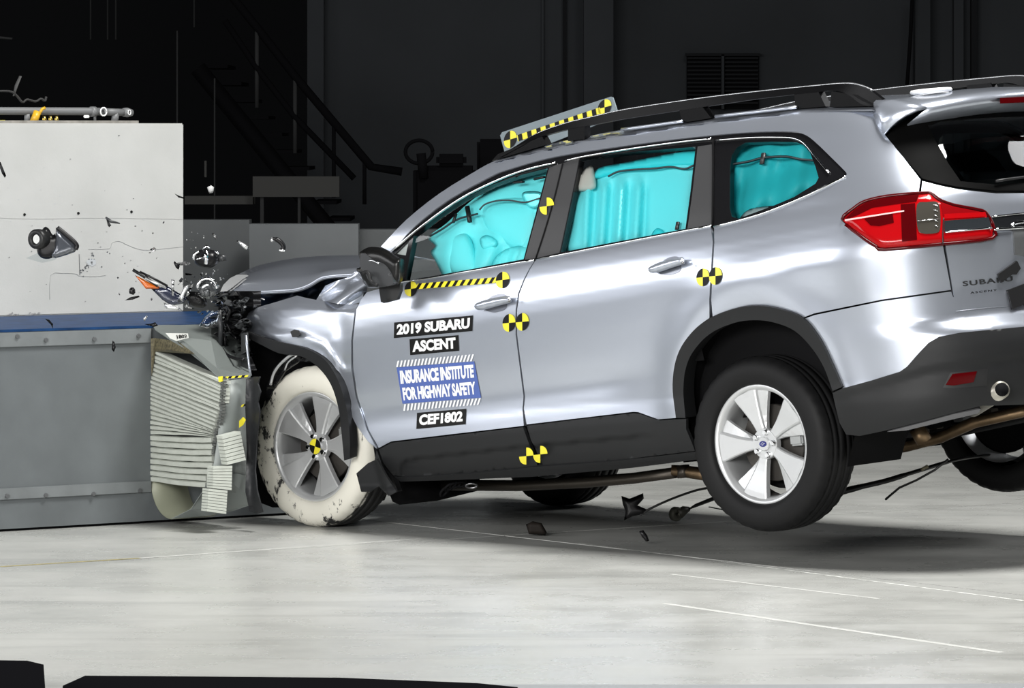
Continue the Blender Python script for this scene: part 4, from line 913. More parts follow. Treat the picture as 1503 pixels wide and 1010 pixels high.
for i, (x, y) in enumerate([(652, 722), (660, 715), (668, 712), (676, 711), (692, 713)]):
    c = to_car(wp(x, y, 21.7)); ang = [.9, .6, .3, .1, 0][i]; ring = []
    for a in np.linspace(0, 2 * math.pi, 13):
        q = wp(x + 8 * math.cos(a) * math.cos(ang) - 3.4 * math.sin(a) * math.sin(-ang), y + 3.4 * math.sin(a) * math.cos(ang) - 8 * math.cos(a) * math.sin(ang) , 21.7 + .01 * math.sin(a)); ring.append(tuple(to_car(q)))
    tube('chain_link', ring, .006, STEEL if i == 4 else DARK, CAR, 6)

# ================================================================== BARRIER
def attach(root, obs):
    bpy.context.view_layer.update()
    for o in obs: o.parent = root; o.matrix_parent_inverse = root.matrix_world.inverted()
def frame_box(name, a0, a1, n0, n1, z0, z1, m, parent=None, bev=0):        # box in the barrier frame: a along face, n out of the face
    c = B0 + E1 * (a0 + a1) / 2 - E2 * (n0 + n1) / 2 + np.array([0, 0, (z0 + z1) / 2])
    return boxo(name, c, ((a1 - a0) / 2, (n1 - n0) / 2, (z1 - z0) / 2), m, parent, (E1, -E2, (0, 0, 1)), bev)
GREY = mat('grey_barrier_paint', (.115, .127, .133), .42, noise=(5, .10), bump=(60, .1, .002))
GREYL = mat('grey_flange_paint', (.155, .168, .173), .42, noise=(8, .12))
BLUEP = mat('blue_barrier_top', (.009, .036, .105), .5, spec=.15, noise=(12, .35))
WHITEB = None
def white_block_mat():
    m = bpy.data.materials.new('white_painted_concrete'); m.use_nodes = True; nt = m.node_tree; b = nt.nodes['Principled BSDF']; b.inputs['Roughness'].default_value = .7
    tc = nt.nodes.new('ShaderNodeTexCoord')
    n1 = nt.nodes.new('ShaderNodeTexNoise'); n1.inputs['Scale'].default_value = 2.2; n1.inputs['Detail'].default_value = 8
    n2 = nt.nodes.new('ShaderNodeTexNoise'); n2.inputs['Scale'].default_value = 26; n2.inputs['Detail'].default_value = 6; n2.inputs['Roughness'].default_value = .7
    for n in (n1, n2): nt.links.new(tc.outputs['Object'], n.inputs[0])
    r1 = nt.nodes.new('ShaderNodeValToRGB'); nt.links.new(n1.outputs[0], r1.inputs[0]); r1.color_ramp.elements[0].position = .3; r1.color_ramp.elements[0].color = (.41, .415, .40, 1); r1.color_ramp.elements[1].position = .65; r1.color_ramp.elements[1].color = (.47, .475, .46, 1)
    r2 = nt.nodes.new('ShaderNodeValToRGB'); nt.links.new(n2.outputs[0], r2.inputs[0]); r2.color_ramp.elements[0].position = .24; r2.color_ramp.elements[0].color = (.35, .35, .35, 1); r2.color_ramp.elements[1].position = .29; r2.color_ramp.elements[1].color = (1, 1, 1, 1)
    x = nt.nodes.new('ShaderNodeMix'); x.data_type = 'RGBA'; x.blend_type = 'MULTIPLY'; x.inputs[0].default_value = 1; nt.links.new(r1.outputs[0], x.inputs[6]); nt.links.new(r2.outputs[0], x.inputs[7]); nt.links.new(x.outputs[2], b.inputs['Base Color'])
    bp = nt.nodes.new('ShaderNodeBump'); bp.inputs['Strength'].default_value = .25; bp.inputs['Distance'].default_value = .004; nt.links.new(n2.outputs[0], bp.inputs['Height']); nt.links.new(bp.outputs[0], b.inputs['Normal'])
    return m
HS = CH - (484 - HY) / FPX * (bface(0, 484).y)                 # height of the steel base
DEP = -1.33                                                      # the white block stands this far back
edge = bface(270, 460, DEP); AE = float((np.array(edge) - B0) @ E1)
ZT = CH - (181 - HY) / FPX * bface(135, 181, DEP).y
sb = empty('barrier_base', tuple(B0)); tag(sb, 'long grey steel barrier base with bolted flanges and a blue top', 'barrier')
parts = [frame_box('steel_body', -3.2, AE + .15, DEP - 1.5, 0, .012, HS - .012, GREY), frame_box('blue_top', -3.2, AE + .15, DEP - .02, .004, HS - .012, HS, BLUEP)]
aD = float((np.array(bface(222, 700)) - B0) @ E1)                # left edge of the deformable face
z = lambda py, px=0: CH - (py - HY) / FPX * bface(px, py).y
parts += [frame_box('top_flange', -3.2, aD - .005, 0, .012, z(510), HS - .014, GREYL, bev=.002), frame_box('bottom_flange', -3.2, aD - .005, 0, .012, z(734), z(717), GREYL, bev=.002)]
for px, py in ((25, 494), (67, 499), (138, 498), (203, 493), (67, 727), (137, 725), (205, 720), (10, 728)):
    c = bface(px, py, .012); bm = bmesh.new(); bmesh.ops.create_cone(bm, cap_ends=True, segments=8, radius1=.012, radius2=.010, depth=.014, matrix=Matrix.Translation(c) @ Vector(-E2).to_track_quat('Z', 'Y').to_matrix().to_4x4())
    parts.append(from_bm('bolt', bm, mat('grey_bolt', (.12, .125, .13), .4, .3)))
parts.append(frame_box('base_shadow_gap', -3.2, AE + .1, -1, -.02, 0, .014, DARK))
attach(sb, parts)
wb = empty('concrete_block', tuple(B0 - E2 * DEP + np.array([0, 0, HS]))); tag(wb, 'big white painted concrete block standing on the grey barrier base', 'block')
WHITEB = white_block_mat()
parts = [frame_box('block_body', -3.2, AE, DEP - 1.6, DEP, HS, ZT, WHITEB, bev=.006)]
for px, py in ((36, 315), (115, 313), (193, 311)):
    c = bface(px, py, -DEP * -1 + .001); bm = bmesh.new(); bmesh.ops.create_cone(bm, cap_ends=True, segments=10, radius1=.007, radius2=.007, depth=.004, matrix=Matrix.Translation(c) @ Vector(-E2).to_track_quat('Z', 'Y').to_matrix().to_4x4())
    parts.append(from_bm('bolt_hole', bm, BLK))
CRK = mat('crack_line', (.32, .33, .33), .8); SMR = mat('grey_smear', (.42, .44, .45), .8)
def on_block(name, pts, r, m): parts.append(tube(name, [bface(x, y, DEP + .001) for x, y in pts], r, m, None, 5, .3))
on_block('hairline_crack', cat([(0, 320), (60, 321.5), (150, 320), (268, 322)], 3), .0008, CRK)
on_block('hairline_crack', cat([(130, 366), (160, 365), (164, 357), (175, 354), (188, 360), (210, 367), (240, 365), (269, 362)], 3), .0012, CRK)
on_block('hairline_crack', cat([(73, 440), (74, 404), (90, 401), (112, 402), (116, 405), (140, 406), (155, 404)], 2), .0014, CRK)
on_block('scratch', [(116, 373), (117, 404)], .003, mat('dark_scratch', (.10, .105, .11), .8))
def blot(name, c, rx, ry, m, n=14):
    pts = [(c[0] + math.cos(a) * rx * random.uniform(.6, 1), c[1] + math.sin(a) * ry * random.uniform(.6, 1)) for a in np.linspace(0, 2 * math.pi, n + 1)[:-1]]
    parts.append(mesh(name, [bface(x, y, DEP + .002) for x, y in pts], [tuple(range(n))[::-1]], m))
blot('impact_smear', (134, 385), 9, 7, SMR)
for i in range(22): blot('paint_chip', (118 + i * .9 + random.uniform(-2, 5), 402 - i * 1.3 + random.uniform(-4, 4)), random.uniform(.8, 2.4), random.uniform(.8, 2.2), MATS['dark_scratch'], 6)
for i in range(26): blot('paint_chip', (random.uniform(8, 68), random.uniform(458.5, 464.5) - 0), random.uniform(1, 4), random.uniform(.6, 1.4), mat('chip_grey', (.25, .25, .25), .8), 6)
for i in range(40): blot('paint_chip', (random.uniform(5, 262), random.uniform(195, 450)), random.uniform(.5, 1.8), random.uniform(.4, 1.2), random.choice([MATS['chip_grey'], SMR, MATS['dark_scratch']]), 6)
attach(wb, parts)

# deformable honeycomb face
HCW = mat('pale_honeycomb_sheet', (.50, .525, .475), .55, .1, noise=(20, .06)); SHEET = mat('grey_green_sheet', (.165, .183, .176), .45, .2); CREAM = mat('olive_sheet', (.24, .25, .185), .5, .1)
P0 = bface(222, 700)
hb = empty('honeycomb_barrier', (P0.x, P0.y, .1)); tag(hb, 'crushed pale honeycomb barrier face of stacked sheets in front of the wheel', 'barrier')
parts = []
L = []                                                           # (left y, right y) of the sheet edges
for i in range(14): t = i / 13; L.append((514 + 80 * t, 559 + 72 * t))
for i in range(1, 7): t = i / 6; L.append((594 + 44 * t, 631 + 10 * t))
for i in range(1, 9): t = i / 8; L.append((638 + 69 * t, 641 + 75 * t))
lx = lambda y: np.interp(y, [510, 520, 555, 590, 625, 660, 707], [230, 228, 221, 217, 219, 218, 221])
rx = lambda y: np.interp(y, [556, 575, 600, 634, 670, 690, 716], [327, 326, 323, 311, 314, 309, 299])
e1v = Vector(E1)
for k in range(len(L) - 1):
    (la, ra), (lb, rb) = L[k], L[k + 1]; top = []; bot = []; N_ = 9
    jl, jr = random.uniform(-2, 2), random.uniform(-2.5, 2.5)
    for i in range(N_):
        t = i / (N_ - 1); x0, x1 = max(lx((la + lb) / 2) + jl, 221.5), rx((ra + rb) / 2) + jr; x = x0 + (x1 - x0) * t
        w = random.uniform(-.35, .35); sag = math.sin(t * math.pi) * (1.5 if k > 18 else -.5)
        gap = .55
        top.append((x, la + (ra - la) * t + w + sag + gap)); bot.append((x, lb + (rb - lb) * t + w + sag - gap * .2))
    rows_ = []
    for (pp, q, o_) in ((top, bot, .012), (top, bot, 0), (top, bot, 0), (top, bot, .012)): pass
    ring = []
    for i in range(N_):
        T_, B_ = np.array(top[i]), np.array(bot[i]); b_ = random.uniform(0, .006)
        A = bside(*T_, P0); D_ = bside(*B_, P0); Mi = bside(*(T_ * .86 + B_ * .14), P0); Mj = bside(*(T_ * .12 + B_ * .88), P0)
        ring.append([A + e1v * .04, A + e1v * .006, Mi - e1v * (.003 + b_ * .6), Mj - e1v * (.002 + b_ * .6), D_ + e1v * .008, D_ + e1v * .04])
    vs = [p for r in ring for p in r]; fs = [(i * 6 + j, i * 6 + j + 1, i * 6 + 7 + j, i * 6 + 6 + j) for i in range(N_ - 1) for j in range(5)]
    fs += [tuple(range(6)), tuple(range((N_ - 1) * 6, N_ * 6))[::-1]]
    parts.append(mesh('honeycomb_layer', vs, [f[::-1] for f in fs], HCW))
parts.append(mesh('layer_gap_shade', [bside(x, y, P0) + e1v * .02 for x, y in ((224, 515), (325, 560), (321, 600), (310, 634), (312, 670), (300, 716), (222, 707))], [(6, 5, 4, 3, 2, 1, 0)], BLACKP))  # dark sheet added behind the layers as the shade in their gaps
# ragged crushed cell edge at the right of the stack
for i in range(26):
    y = 556 + i * 4.4; x = rx(y) + 2.5 + (6 if 590 < y < 660 else 0) * math.sin((y - 590) / 70 * math.pi); c = bside(x, y, P0) - e1v * .004
    bm = bmesh.new(); box(bm, c, (E1, E2, (0, 0, 1)), (.008, .008 + .008 * random.random(), .005)); parts.append(from_bm('crushed_cell', bm, mat('dark_cell', (.09, .095, .09), .5)))
def sheet(name, pts, faces, m, thick=.004, smooth=False):
    o = mesh(name, [bface(x, y, n) for x, y, n in pts], faces, m, None, smooth); s_ = o.modifiers.new('sheet', 'SOLIDIFY'); s_.thickness = thick; parts.append(o); return o
# back plate above the stack with the perforated dark cells under the fold
sheet('cell_block_top', [(222, 498, .02), (228, 497, .03), (262, 502, .25), (286, 520, .42), (250, 514, .3), (228, 516, .05), (223, 552, .02)], [(0, 1, 2, 3, 4, 5, 6)], mat('brown_cells', (.12, .105, .06), .6, .2, noise=(90, .6)))
sheet('folded_top_sheet', [(224, 477, .0), (262, 477, .02), (310, 476, .05), (362, 474, .02), (228, 484, .08), (262, 494, .22), (310, 500, .30), (364, 500, .10), (244, 495, .18), (286, 521, .40), (318, 540, .46), (364, 535, .30), (256, 501, .24), (300, 534, .46), (326, 558, .58), (368, 553, .50)],
      [(4 * i + j, 4 * i + 4 + j, 4 * i + 5 + j, 4 * i + 1 + j) for i in range(3) for j in range(3)], SHEET)
tag_q = [(256, 491), (276, 489.5), (277, 496), (261, 501)]
lbl_h = lambda x, y: (np.array([np.array(bface(a, b, .285)) for a, b in zip(np.atleast_1d(x), np.atleast_1d(y))]), np.tile(-E2, (len(np.atleast_1d(x)), 1)))
lb = panel('test_label', [(243, 489), (276, 489.5), (277, 496), (259, 500.5), (250, 497)], mat('label_paper', (.62, .63, .60), .6), None, .0, .001, None, 20, hitf=lbl_h); parts.append(lb)
lettering('label_print', '1802', [(258.5, 491.8), (274, 490.8), (274.5, 495), (260, 497.5)], BLK, lb, .002, .03, lbl_h)
sheet('front_plate', [(327, 560, .59), (347, 557, .60), (367, 554, .56), (323, 600, .60), (348, 600, .61), (374, 598, .56), (320, 640, .59), (346, 636, .60), (374, 632, .55), (314, 680, .59), (345, 682, .59), (374, 690, .55), (301, 716, .58), (335, 722, .59), (374, 728, .54)],
      [(3 * i + j, 3 * i + 3 + j, 3 * i + 4 + j, 3 * i + 1 + j) for i in range(4) for j in range(2)], SHEET, smooth=True)
cv = cat([(222, 707), (223.5, 722), (230, 742), (240, 756), (252, 761.5), (266, 757), (280, 747), (291, 734), (300, 717)], 3); nn = len(cv)
def trough(dx, da):
    return [bside(x, y, P0) + e1v * da for x, y in cv]
vsT = trough(0, -.002) + trough(0, .10) + trough(0, .2)
o = mesh('lower_wrap_sheet', vsT, [(r * nn + i, r * nn + i + 1, (r + 1) * nn + i + 1, (r + 1) * nn + i) for r in range(2) for i in range(nn - 1)], CREAM, None, True); s_ = o.modifiers.new('sheet', 'SOLIDIFY'); s_.thickness = .005; s_.offset = 0; parts.append(o)
sheet('lower_front_sheet', [(252, 761, .45), (280, 747, .52), (300, 717, .60), (318, 690, .61), (374, 700, .58), (376, 738, .56), (340, 750, .53), (300, 757, .50)], [(0, 1, 2, 3, 4, 5, 6, 7)], SHEET)
# three loose honeycomb stacks
for q, n_ in (([(326, 640), (353, 633), (361, 676), (334, 683)], 8), ([(313, 685), (341, 683.5), (340, 720), (312, 717)], 8), ([(306, 717), (334, 720), (332, 755), (304, 751)], 8)):
    bm = bmesh.new(); dz = Vector(E2) * .05
    for i in range(n_):
        c4 = [quadpx(q, s, t) for s, t in ((0, (i + .06) / n_), (1, (i + .06) / n_), (1, (i + .9) / n_), (0, (i + .9) / n_))]
        f = [bm.verts.new(bface(x, y, .66)) for x, y in c4]; b_ = [bm.verts.new(bface(x, y, .66) + dz) for x, y in c4]
        bm.faces.new(f); bm.faces.new(b_[::-1])
        for j in range(4): bm.faces.new((f[j], b_[j], b_[(j + 1) % 4], f[(j + 1) % 4]))
    o = from_bm('honeycomb_stack', bm, HCW); o['kind'] = 'stuff'; parts.append(o)
# yellow and black tapes
def ftape(a, b, n, k=6, w=3.2):
    o = None
    for i in range(k):
        p = np.array(a) + (np.array(b) - np.array(a)) * i / k; q = np.array(a) + (np.array(b) - np.array(a)) * (i + 1) / k
        o = mesh('marking_tape', [bface(p[0], p[1] - w / 2, n), bface(q[0] + 0, q[1] - w / 2, n), bface(q[0] - 2, q[1] + w / 2, n), bface(p[0] - 2, p[1] + w / 2, n)], [(0, 3, 2, 1)], YEL if i % 2 == 0 else BLK); parts.append(o)
ftape((322, 555), (365, 552), .62, 9); ftape((355, 596), (366, 593), .63, 3, 4)
parts.append(mesh('marking_tape', [bface(x, y, .63) for x, y in ((351, 618), (357, 612), (361, 616), (357, 624), (351, 628))], [(4, 3, 2, 1, 0)], YEL))
parts.append(mesh('marking_tape', [bface(x, y, .63) for x, y in ((320, 553), (327, 552), (328, 560), (321, 561))], [(3, 2, 1, 0)], YEL))
attach(hb, parts)

# pipe on the block, its yellow clamp and small things around it
NB = DEP - .15
def bt(px, py, n=NB): return bface(px, py, n)
pp = empty('scaffold_pipe', tuple(bt(100, 180))); tag(pp, 'long grey steel pipe lying along the top of the white block', 'pipe')
PIPE = mat('grey_pipe', (.16, .165, .17), .5, .1)
parts = [tube('pipe_run', [bt(-700, 162), bt(0, 163), bt(130, 163.5), bt(150, 164)], .020, PIPE, None, 14), tube('pipe_coupling', [bt(133, 164), bt(140, 164)], .026, PIPE, None, 12), tube('pipe_end', [bt(150, 164), bt(182, 165)], .018, PIPE, None, 12), tube('pipe_cap', [bt(181, 165), bt(187, 165), bt(194, 165.5)], [.022, .024, .016], PIPE, None, 12),
         tube('pipe_ring', [tuple(bt(152 + 4.5 * math.cos(a), 164 + 6 * math.sin(a), NB + .03)) for a in np.linspace(0, 2 * math.pi, 15)], .004, WHT, None, 6), tube('pipe_cap_ring', [tuple(bt(190 + 2 * math.cos(a), 165 + 3.6 * math.sin(a), NB + .025)) for a in np.linspace(0, 2 * math.pi, 13)], .0025, WHT, None, 6),
         tube('pipe_leg', [bt(139, 166), bt(139.5, 179.5)], .007, PIPE, None, 6), tube('pipe_leg', [bt(170, 166), bt(168, 179.5)], .018, PIPE, None, 6), tube('pipe_leg', [bt(40, 166), bt(40, 179.5)], .016, PIPE, None, 6)]
attach(pp, parts)
yc = empty('yellow_clamp', tuple(bt(50, 180, NB + .06))); tag(yc, 'orange-yellow clamp handle leaning on the pipe', 'clamp'); CL = mat('orange_yellow_enamel', (.62, .36, .02), .4)
attach(yc, [tube('clamp_body', [bt(49, 180, NB + .06), bt(55, 164, NB + .06)], [.020, .019], CL, None, 12), tube('clamp_lever', [bt(58, 167, NB + .06), bt(62, 160, NB + .06), bt(66, 158.5, NB + .06)], .008, CL, None, 8)])
for i, x in enumerate((65, 74, 83)):
    o = tube('brass_fitting', [bt(x, 179), bt(x, 175.5), bt(x, 170)], [.009, .011, .007], mat('brass', (.65, .48, .12), .25, .9), None, 8)
    tag(o, ['small brass fitting under the pipe, nearest the yellow clamp', 'small brass fitting under the pipe, middle of three', 'small brass fitting under the pipe, farthest from the yellow clamp'][i], 'fitting', 'brass fittings under the pipe')
o = frame_box('wooden_ledge', -3.2, AE - .25, DEP - .4, DEP - .03, ZT, ZT + .014, mat('dusty_ledge', (.24, .23, .21), .8, noise=(25, .3))); tag(o, 'thin dusty ledge board along the top of the white block', 'board')
o = boxo('pale_scrap', bt(127, 171, NB + .05), (.014, .01, .007), WHT, bev=.003); tag(o, 'small pale scrap caught under the pipe coupling', 'scrap')
cb = tube('cable_tangle', [tuple(bt(x, y)) for x, y in cat([(-10, 134), (14, 134), (24, 140), (33, 150), (40, 146), (52, 149), (60, 145), (66, 148), (68, 142)], 4)], .006, mat('dusty_cable', (.02, .02, .02), .7), None, 6); tag(cb, 'dusty grey cable tangled over the pipe', 'cable')
o = tube('hanging_strap', [bt(30, 112), bt(24, 126), bt(20, 141)], [.012, .015, .008], mat('dusty_strap', (.05, .05, .05), .7), None, 6, .4); tag(o, 'grey strap end hanging above the pipe at the far left', 'strap')
o = tube('yellow_black_grip', [bt(-6, 179), bt(7, 178.5)], .008, YEL, None, 8); tag(o, 'yellow grip lying on the ledge at the left edge', 'grip')

# ================================================================== FLYING DEBRIS
def merged(root, obs): attach(root, obs); return root
YD = 21.6
GLS = glass('clear_lens_shell', (.80, .84, .85))
# fog lamp housing in front of the white block
fg = empty('fog_lamp', tuple(wp(75, 380, YD))); tag(fg, 'black fog lamp housing tumbling through the air before the white block', 'lamp')
c = wp(54, 351, YD)
parts = []
ang = Matrix.Rotation(math.radians(-30), 4, 'Z') @ Matrix.Rotation(math.radians(12), 4, 'Y')
bm = bmesh.new(); lathe_bm(bm, [(.020, 0), (.022, -.010), (.034, -.012), (.045, -.006), (.046, .012), (.042, .05), (.034, .075), (.030, .078)], 28); o = from_bm('lamp_socket', bm, mat('socket_grey', (.014, .0145, .015), .4, spec=.3), None, True); o.matrix_world = Matrix.Translation(c) @ ang @ Matrix.Rotation(0, 4, 'X'); parts.append(o)
bm = bmesh.new(); lathe_bm(bm, [(.001, .004), (.021, .002)], 20); o = from_bm('socket_opening', bm, mat('pale_opening', (.62, .63, .62), .7)); o.matrix_world = Matrix.Translation(c + Vector((0, -.013, 0))) @ ang; parts.append(o)
parts.append(pillow('lamp_body', cat([(60, 340), (66, 333), (72, 336), (78, 345), (86, 338), (92, 352), (90, 366), (84, 374), (72, 380), (60, 378), (54, 368), (56, 352)], 3, True), DKS[0], planeY(YD + .05), .03, 8, None, 3))
parts.append(pillow('reflector_shell', [(82, 334), (88, 336), (100, 347), (112, 358), (114, 364), (110, 370), (96, 375), (82, 379), (74, 378), (80, 362)], mat('smoky_lens', (.10, .11, .13), .12, .5, 1), planeY(YD + .02), .02, 7, None, 3))
parts.append(tube('lens_rim', [wp(x, y, YD) for x, y in cat([(84, 334), (94, 342), (108, 354), (113, 361), (111, 366)], 4)], .010, DKS[0], None, 8))
parts.append(mesh('clear_lens_sheet', [wp(x, y, YD + .03) for x, y in ((38, 379), (56, 371), (90, 374), (80, 382), (62, 386))], [(0, 1, 2, 3, 4)], GLS))
merged(fg, parts)
# amber side reflector with its broken black carrier
am = empty('amber_reflector', tuple(wp(225, 440, YD))); tag(am, 'amber side reflector torn off with its black carrier and navy backing', 'reflector')
AMB = mat('amber_lens', (.62, .13, .012), .15, coat=1)
merged(am, [pillow('amber_lens', [(198, 404), (205, 407), (222, 416), (235, 421), (232, 424), (214, 424), (206, 414)], AMB, planeY(YD), .006, 4, None, 2),
    tube('carrier_strip', [wp(195, 396, YD - .02), wp(210, 405, YD - .02), wp(232, 420, YD - .02)], .008, DKS[0], None, 6), tube('carrier_strip', [wp(205, 399, YD - .01), wp(224, 408, YD - .01), wp(246, 420, YD - .01)], .006, DKS[0], None, 6),
    tube('silver_edge', [wp(213, 408, YD - .03), wp(228, 416, YD - .03), wp(244, 423, YD - .03)], .005, mat('dull_chrome', (.5, .5, .5), .3, .8), None, 6),
    pillow('navy_backing', [(222, 424), (246, 420), (262, 430), (278, 438), (268, 446), (252, 449), (238, 440)], mat('navy_gloss', (.02, .025, .05), .15, .2, 1), planeY(YD + .02), .012, 6, None, 3)])
# projector ball
pj = empty('projector_lamp', tuple(wp(303, 395, YD))); tag(pj, 'round black projector lamp with chrome bands flying above the hood tip', 'lamp')
parts = [pillow('projector_ball', cat([(284, 376), (290, 368), (302, 366), (315, 368), (323, 376), (320, 386), (310, 393), (298, 393), (287, 387)], 4, True), DKS[0], planeY(YD), .05, 18, None, 3),
    tube('chrome_band', [wp(x, y, YD - .052) for x, y in ((302, 367), (303, 378), (302, 388))], .010, CHROME, None, 6), tube('chrome_band', [wp(x, y, YD - .045) for x, y in cat([(284, 381), (286, 373), (292, 369)], 3)], .007, CHROME, None, 6),
    tube('chrome_band', [wp(x, y, YD - .04) for x, y in cat([(316, 369), (321, 373)], 2)], .005, CHROME, None, 6), tube('chrome_band', [wp(x, y, YD - .05) for x, y in ((288, 381), (294, 379), (302, 376))], .003, CHROME, None, 6),
    tube('rear_cap', [wp(321, 379, YD), wp(332, 378, YD)], [.018, .014], DKS[2], None, 10), crumple('top_tab', (303, 364), 0, 6, CHROME, par=None) if False else tube('top_tab', [wp(298, 367, YD), wp(303, 361, YD), wp(308, 366, YD)], .006, CHROME, None, 6)]
merged(pj, parts)
# lamp bezel ring with the broken headlamp
bz = empty('headlamp_bezel', tuple(wp(305, 435, YD))); tag(bz, 'broken headlamp with a chrome bezel ring hanging ahead of the hood tip', 'headlamp')
parts = [tube('bezel_ring', [wp(304 + 14 * math.cos(a), 422 - 13 * math.sin(a), YD - .03) for a in np.linspace(-.1, math.pi + .1, 16)], .007, CHROME, None, 8),
    pillow('lamp_bowl', cat([(290, 424), (296, 414), (306, 410), (316, 416), (320, 430), (310, 438), (296, 436)], 3, True), mat('smoked_bowl', (.08, .085, .09), .15, .4, 1), planeY(YD), .02, 8, None, 3),
    pillow('black_back', cat([(272, 432), (285, 428), (300, 434), (304, 446), (296, 452), (278, 446)], 3, True), DKS[0], planeY(YD + .08), .025, 8, None, 3), pillow('grey_block', [(298, 426), (307, 424), (308, 434), (300, 436)], DKS[1], planeY(YD - .03), .012, 3, None, 2)]
merged(bz, parts)
def shard(pts, m, Y=YD, h=.004, label='', cat_='shard', name='shard', group=None):
    o = pillow(name, pts, m, planeY(Y), h, 2.5, None, 3)
    return tag(o, label, cat_, group)
CHS = mat('bright_shard', (.88, .89, .90), .12, .7)
shard([(251, 410), (256, 411), (255, 434), (252.5, 434)], CHS, YD - .1, .006, 'tall bright chrome pin standing up from the headlamp wreck', 'pin', 'chrome_pin')
shard([(270, 421), (279, 417), (270, 434), (268, 443), (262, 438)], CHS, YD - .1, .004, 'wider of two bright slanted reflector slivers in the wreck', 'sliver', 'reflector_sliver')
shard([(280, 419), (284, 416), (278, 432), (272, 436)], CHS, YD - .1, .003, 'narrower of two bright slanted reflector slivers in the wreck', 'sliver', 'reflector_sliver')
shard([(240, 444), (248, 446), (262, 450), (268, 456), (256, 455), (244, 453)], CHS, YD - .05, .004, 'bright reflector strip lying over the blue barrier top', 'sliver', 'reflector_strip')
shard([(274, 449), (282, 452), (286, 454), (276, 453)], CHS, YD - .05, .003, 'short bright strip beside the black lamp back', 'sliver', 'reflector_strip')
shard([(258, 386), (272, 384), (280, 386), (278, 389), (262, 390)], CHS, YD, .004, 'pale bent tab crossing the right edge of the white block', 'tab', 'pale_tab')
shard([(272, 401), (283, 402), (282, 404.5), (272, 404)], CHS, YD, .003, 'pale flat strip just right of the white block edge', 'strip', 'pale_strip')
shard([(347, 353.5), (350, 353), (361, 359), (366, 364), (361, 367), (355, 362)], CHS, YD, .006, 'bright split connector flying between lamp and grey wall', 'connector', 'bright_connector')
shard([(311, 343), (314, 342.5), (319, 349), (316, 351.5)], CHS, YD, .004, 'small bright bracket flying highest before the grey wall', 'bracket', 'bright_bracket')
shard([(220, 366), (226, 363), (229, 365), (228, 369), (222, 368)], CHS, YD, .004, 'white chip in front of the white block near its crack', 'chip', 'white_chip')
shard([(210, 468), (215, 463), (217, 465), (212, 472)], CHS, bface(212, 468, .1).y, .004, 'white chip hovering over the blue barrier top', 'chip', 'white_chip')
shard([(311, 240), (314, 246), (311, 252), (308, 250)], mat('grey_chip', (.4, .4, .4), .5), YD, .004, 'pale grey flake high beside the white block', 'flake', 'grey_flake') if False else None
shard([(304, 275), (310, 272), (314, 275), (313, 283), (307, 284)], mat('grey_chip', (.45, .45, .45), .5), YD, .005, 'pale torn flake hanging high before the dark recess', 'flake', 'grey_flake')
shard([(256, 284), (262, 287), (271, 290), (270, 292), (262, 290)], DKS[0], YD, .003, 'thin dark splinter at the right edge of the white block', 'splinter', 'dark_splinter')
shard([(-4, 236), (1, 238), (9, 258), (7, 261), (3, 255)], DKS[0], YD, .005, 'long dark splinter at the left edge of the picture', 'splinter', 'dark_splinter')
o = empty('forked_clip', tuple(wp(160, 332, YD))); tag(o, 'dark forked clip flying across the white block', 'clip')
merged(o, [tube('clip_arm', [wp(155, 319, YD), wp(163, 325, YD), wp(176, 328, YD)], [.005, .008, .003], DKS[2], None, 6), tube('clip_arm', [wp(157, 321, YD), wp(160, 330, YD), wp(162, 332, YD)], [.004, .007, .008], DKS[0], None, 6)])
o = empty('torn_hose_piece', tuple(wp(410, 366, YD))); tag(o, 'short curved black hose piece with bright ends before the grey wall', 'hose')
merged(o, [tube('hose_tube', [wp(x, y, YD) for x, y in cat([(400, 350), (407, 352), (414, 358), (416, 364), (413, 368)], 4)], [.007] * 3 + [.011] * 14, DKS[0], None, 8), tube('hose_clamp', [wp(410, 367.5, YD - .01), wp(418, 368.5, YD - .01)], .005, CHS, None, 6), pillow('torn_end', [(396, 354), (399, 348), (404, 350), (400, 356)], CHS, planeY(YD), .005, 2, None, 2)])
o = empty('rubber_plug', tuple(wp(193, 440, YD))); tag(o, 'round black rubber plug beside the amber reflector', 'plug')
merged(o, [tube('plug_ball', [wp(194, 422, YD), wp(194, 425, YD), wp(194, 429, YD), wp(193, 432, YD)], [.006, .014, .015, .010], DKS[0], None, 10), pillow('plug_flap', [(183, 441), (192, 436), (204, 434), (205, 436), (195, 440)], DKS[0], planeY(YD), .006, 3, None, 2)])
shard([(255, 386), (256, 383), (264, 391), (262, 396), (258, 393)], DKS[0], YD, .006, 'dark curved piece flying next to the white block edge', 'shard', 'dark_shard')
shard([(165, 500), (168, 502), (170, 510), (167, 517), (164, 513)], DKS[0], bface(167, 508, .15).y, .004, 'dark leaf-like shard in front of the grey barrier base', 'shard', 'dark_shard')
shard([(66, 468), (72, 469), (78, 476), (77.5, 483), (75, 477)], DKS[2], bface(74, 476, .1).y, .003, 'dark curled strip over the blue barrier top', 'strip', 'dark_strip')
shard([(212, 476), (222, 475), (228, 473), (232, 478), (226, 480)], DKS[0], bface(222, 476, .2).y, .004, 'dark shard over the corner of the honeycomb barrier', 'shard', 'dark_shard')
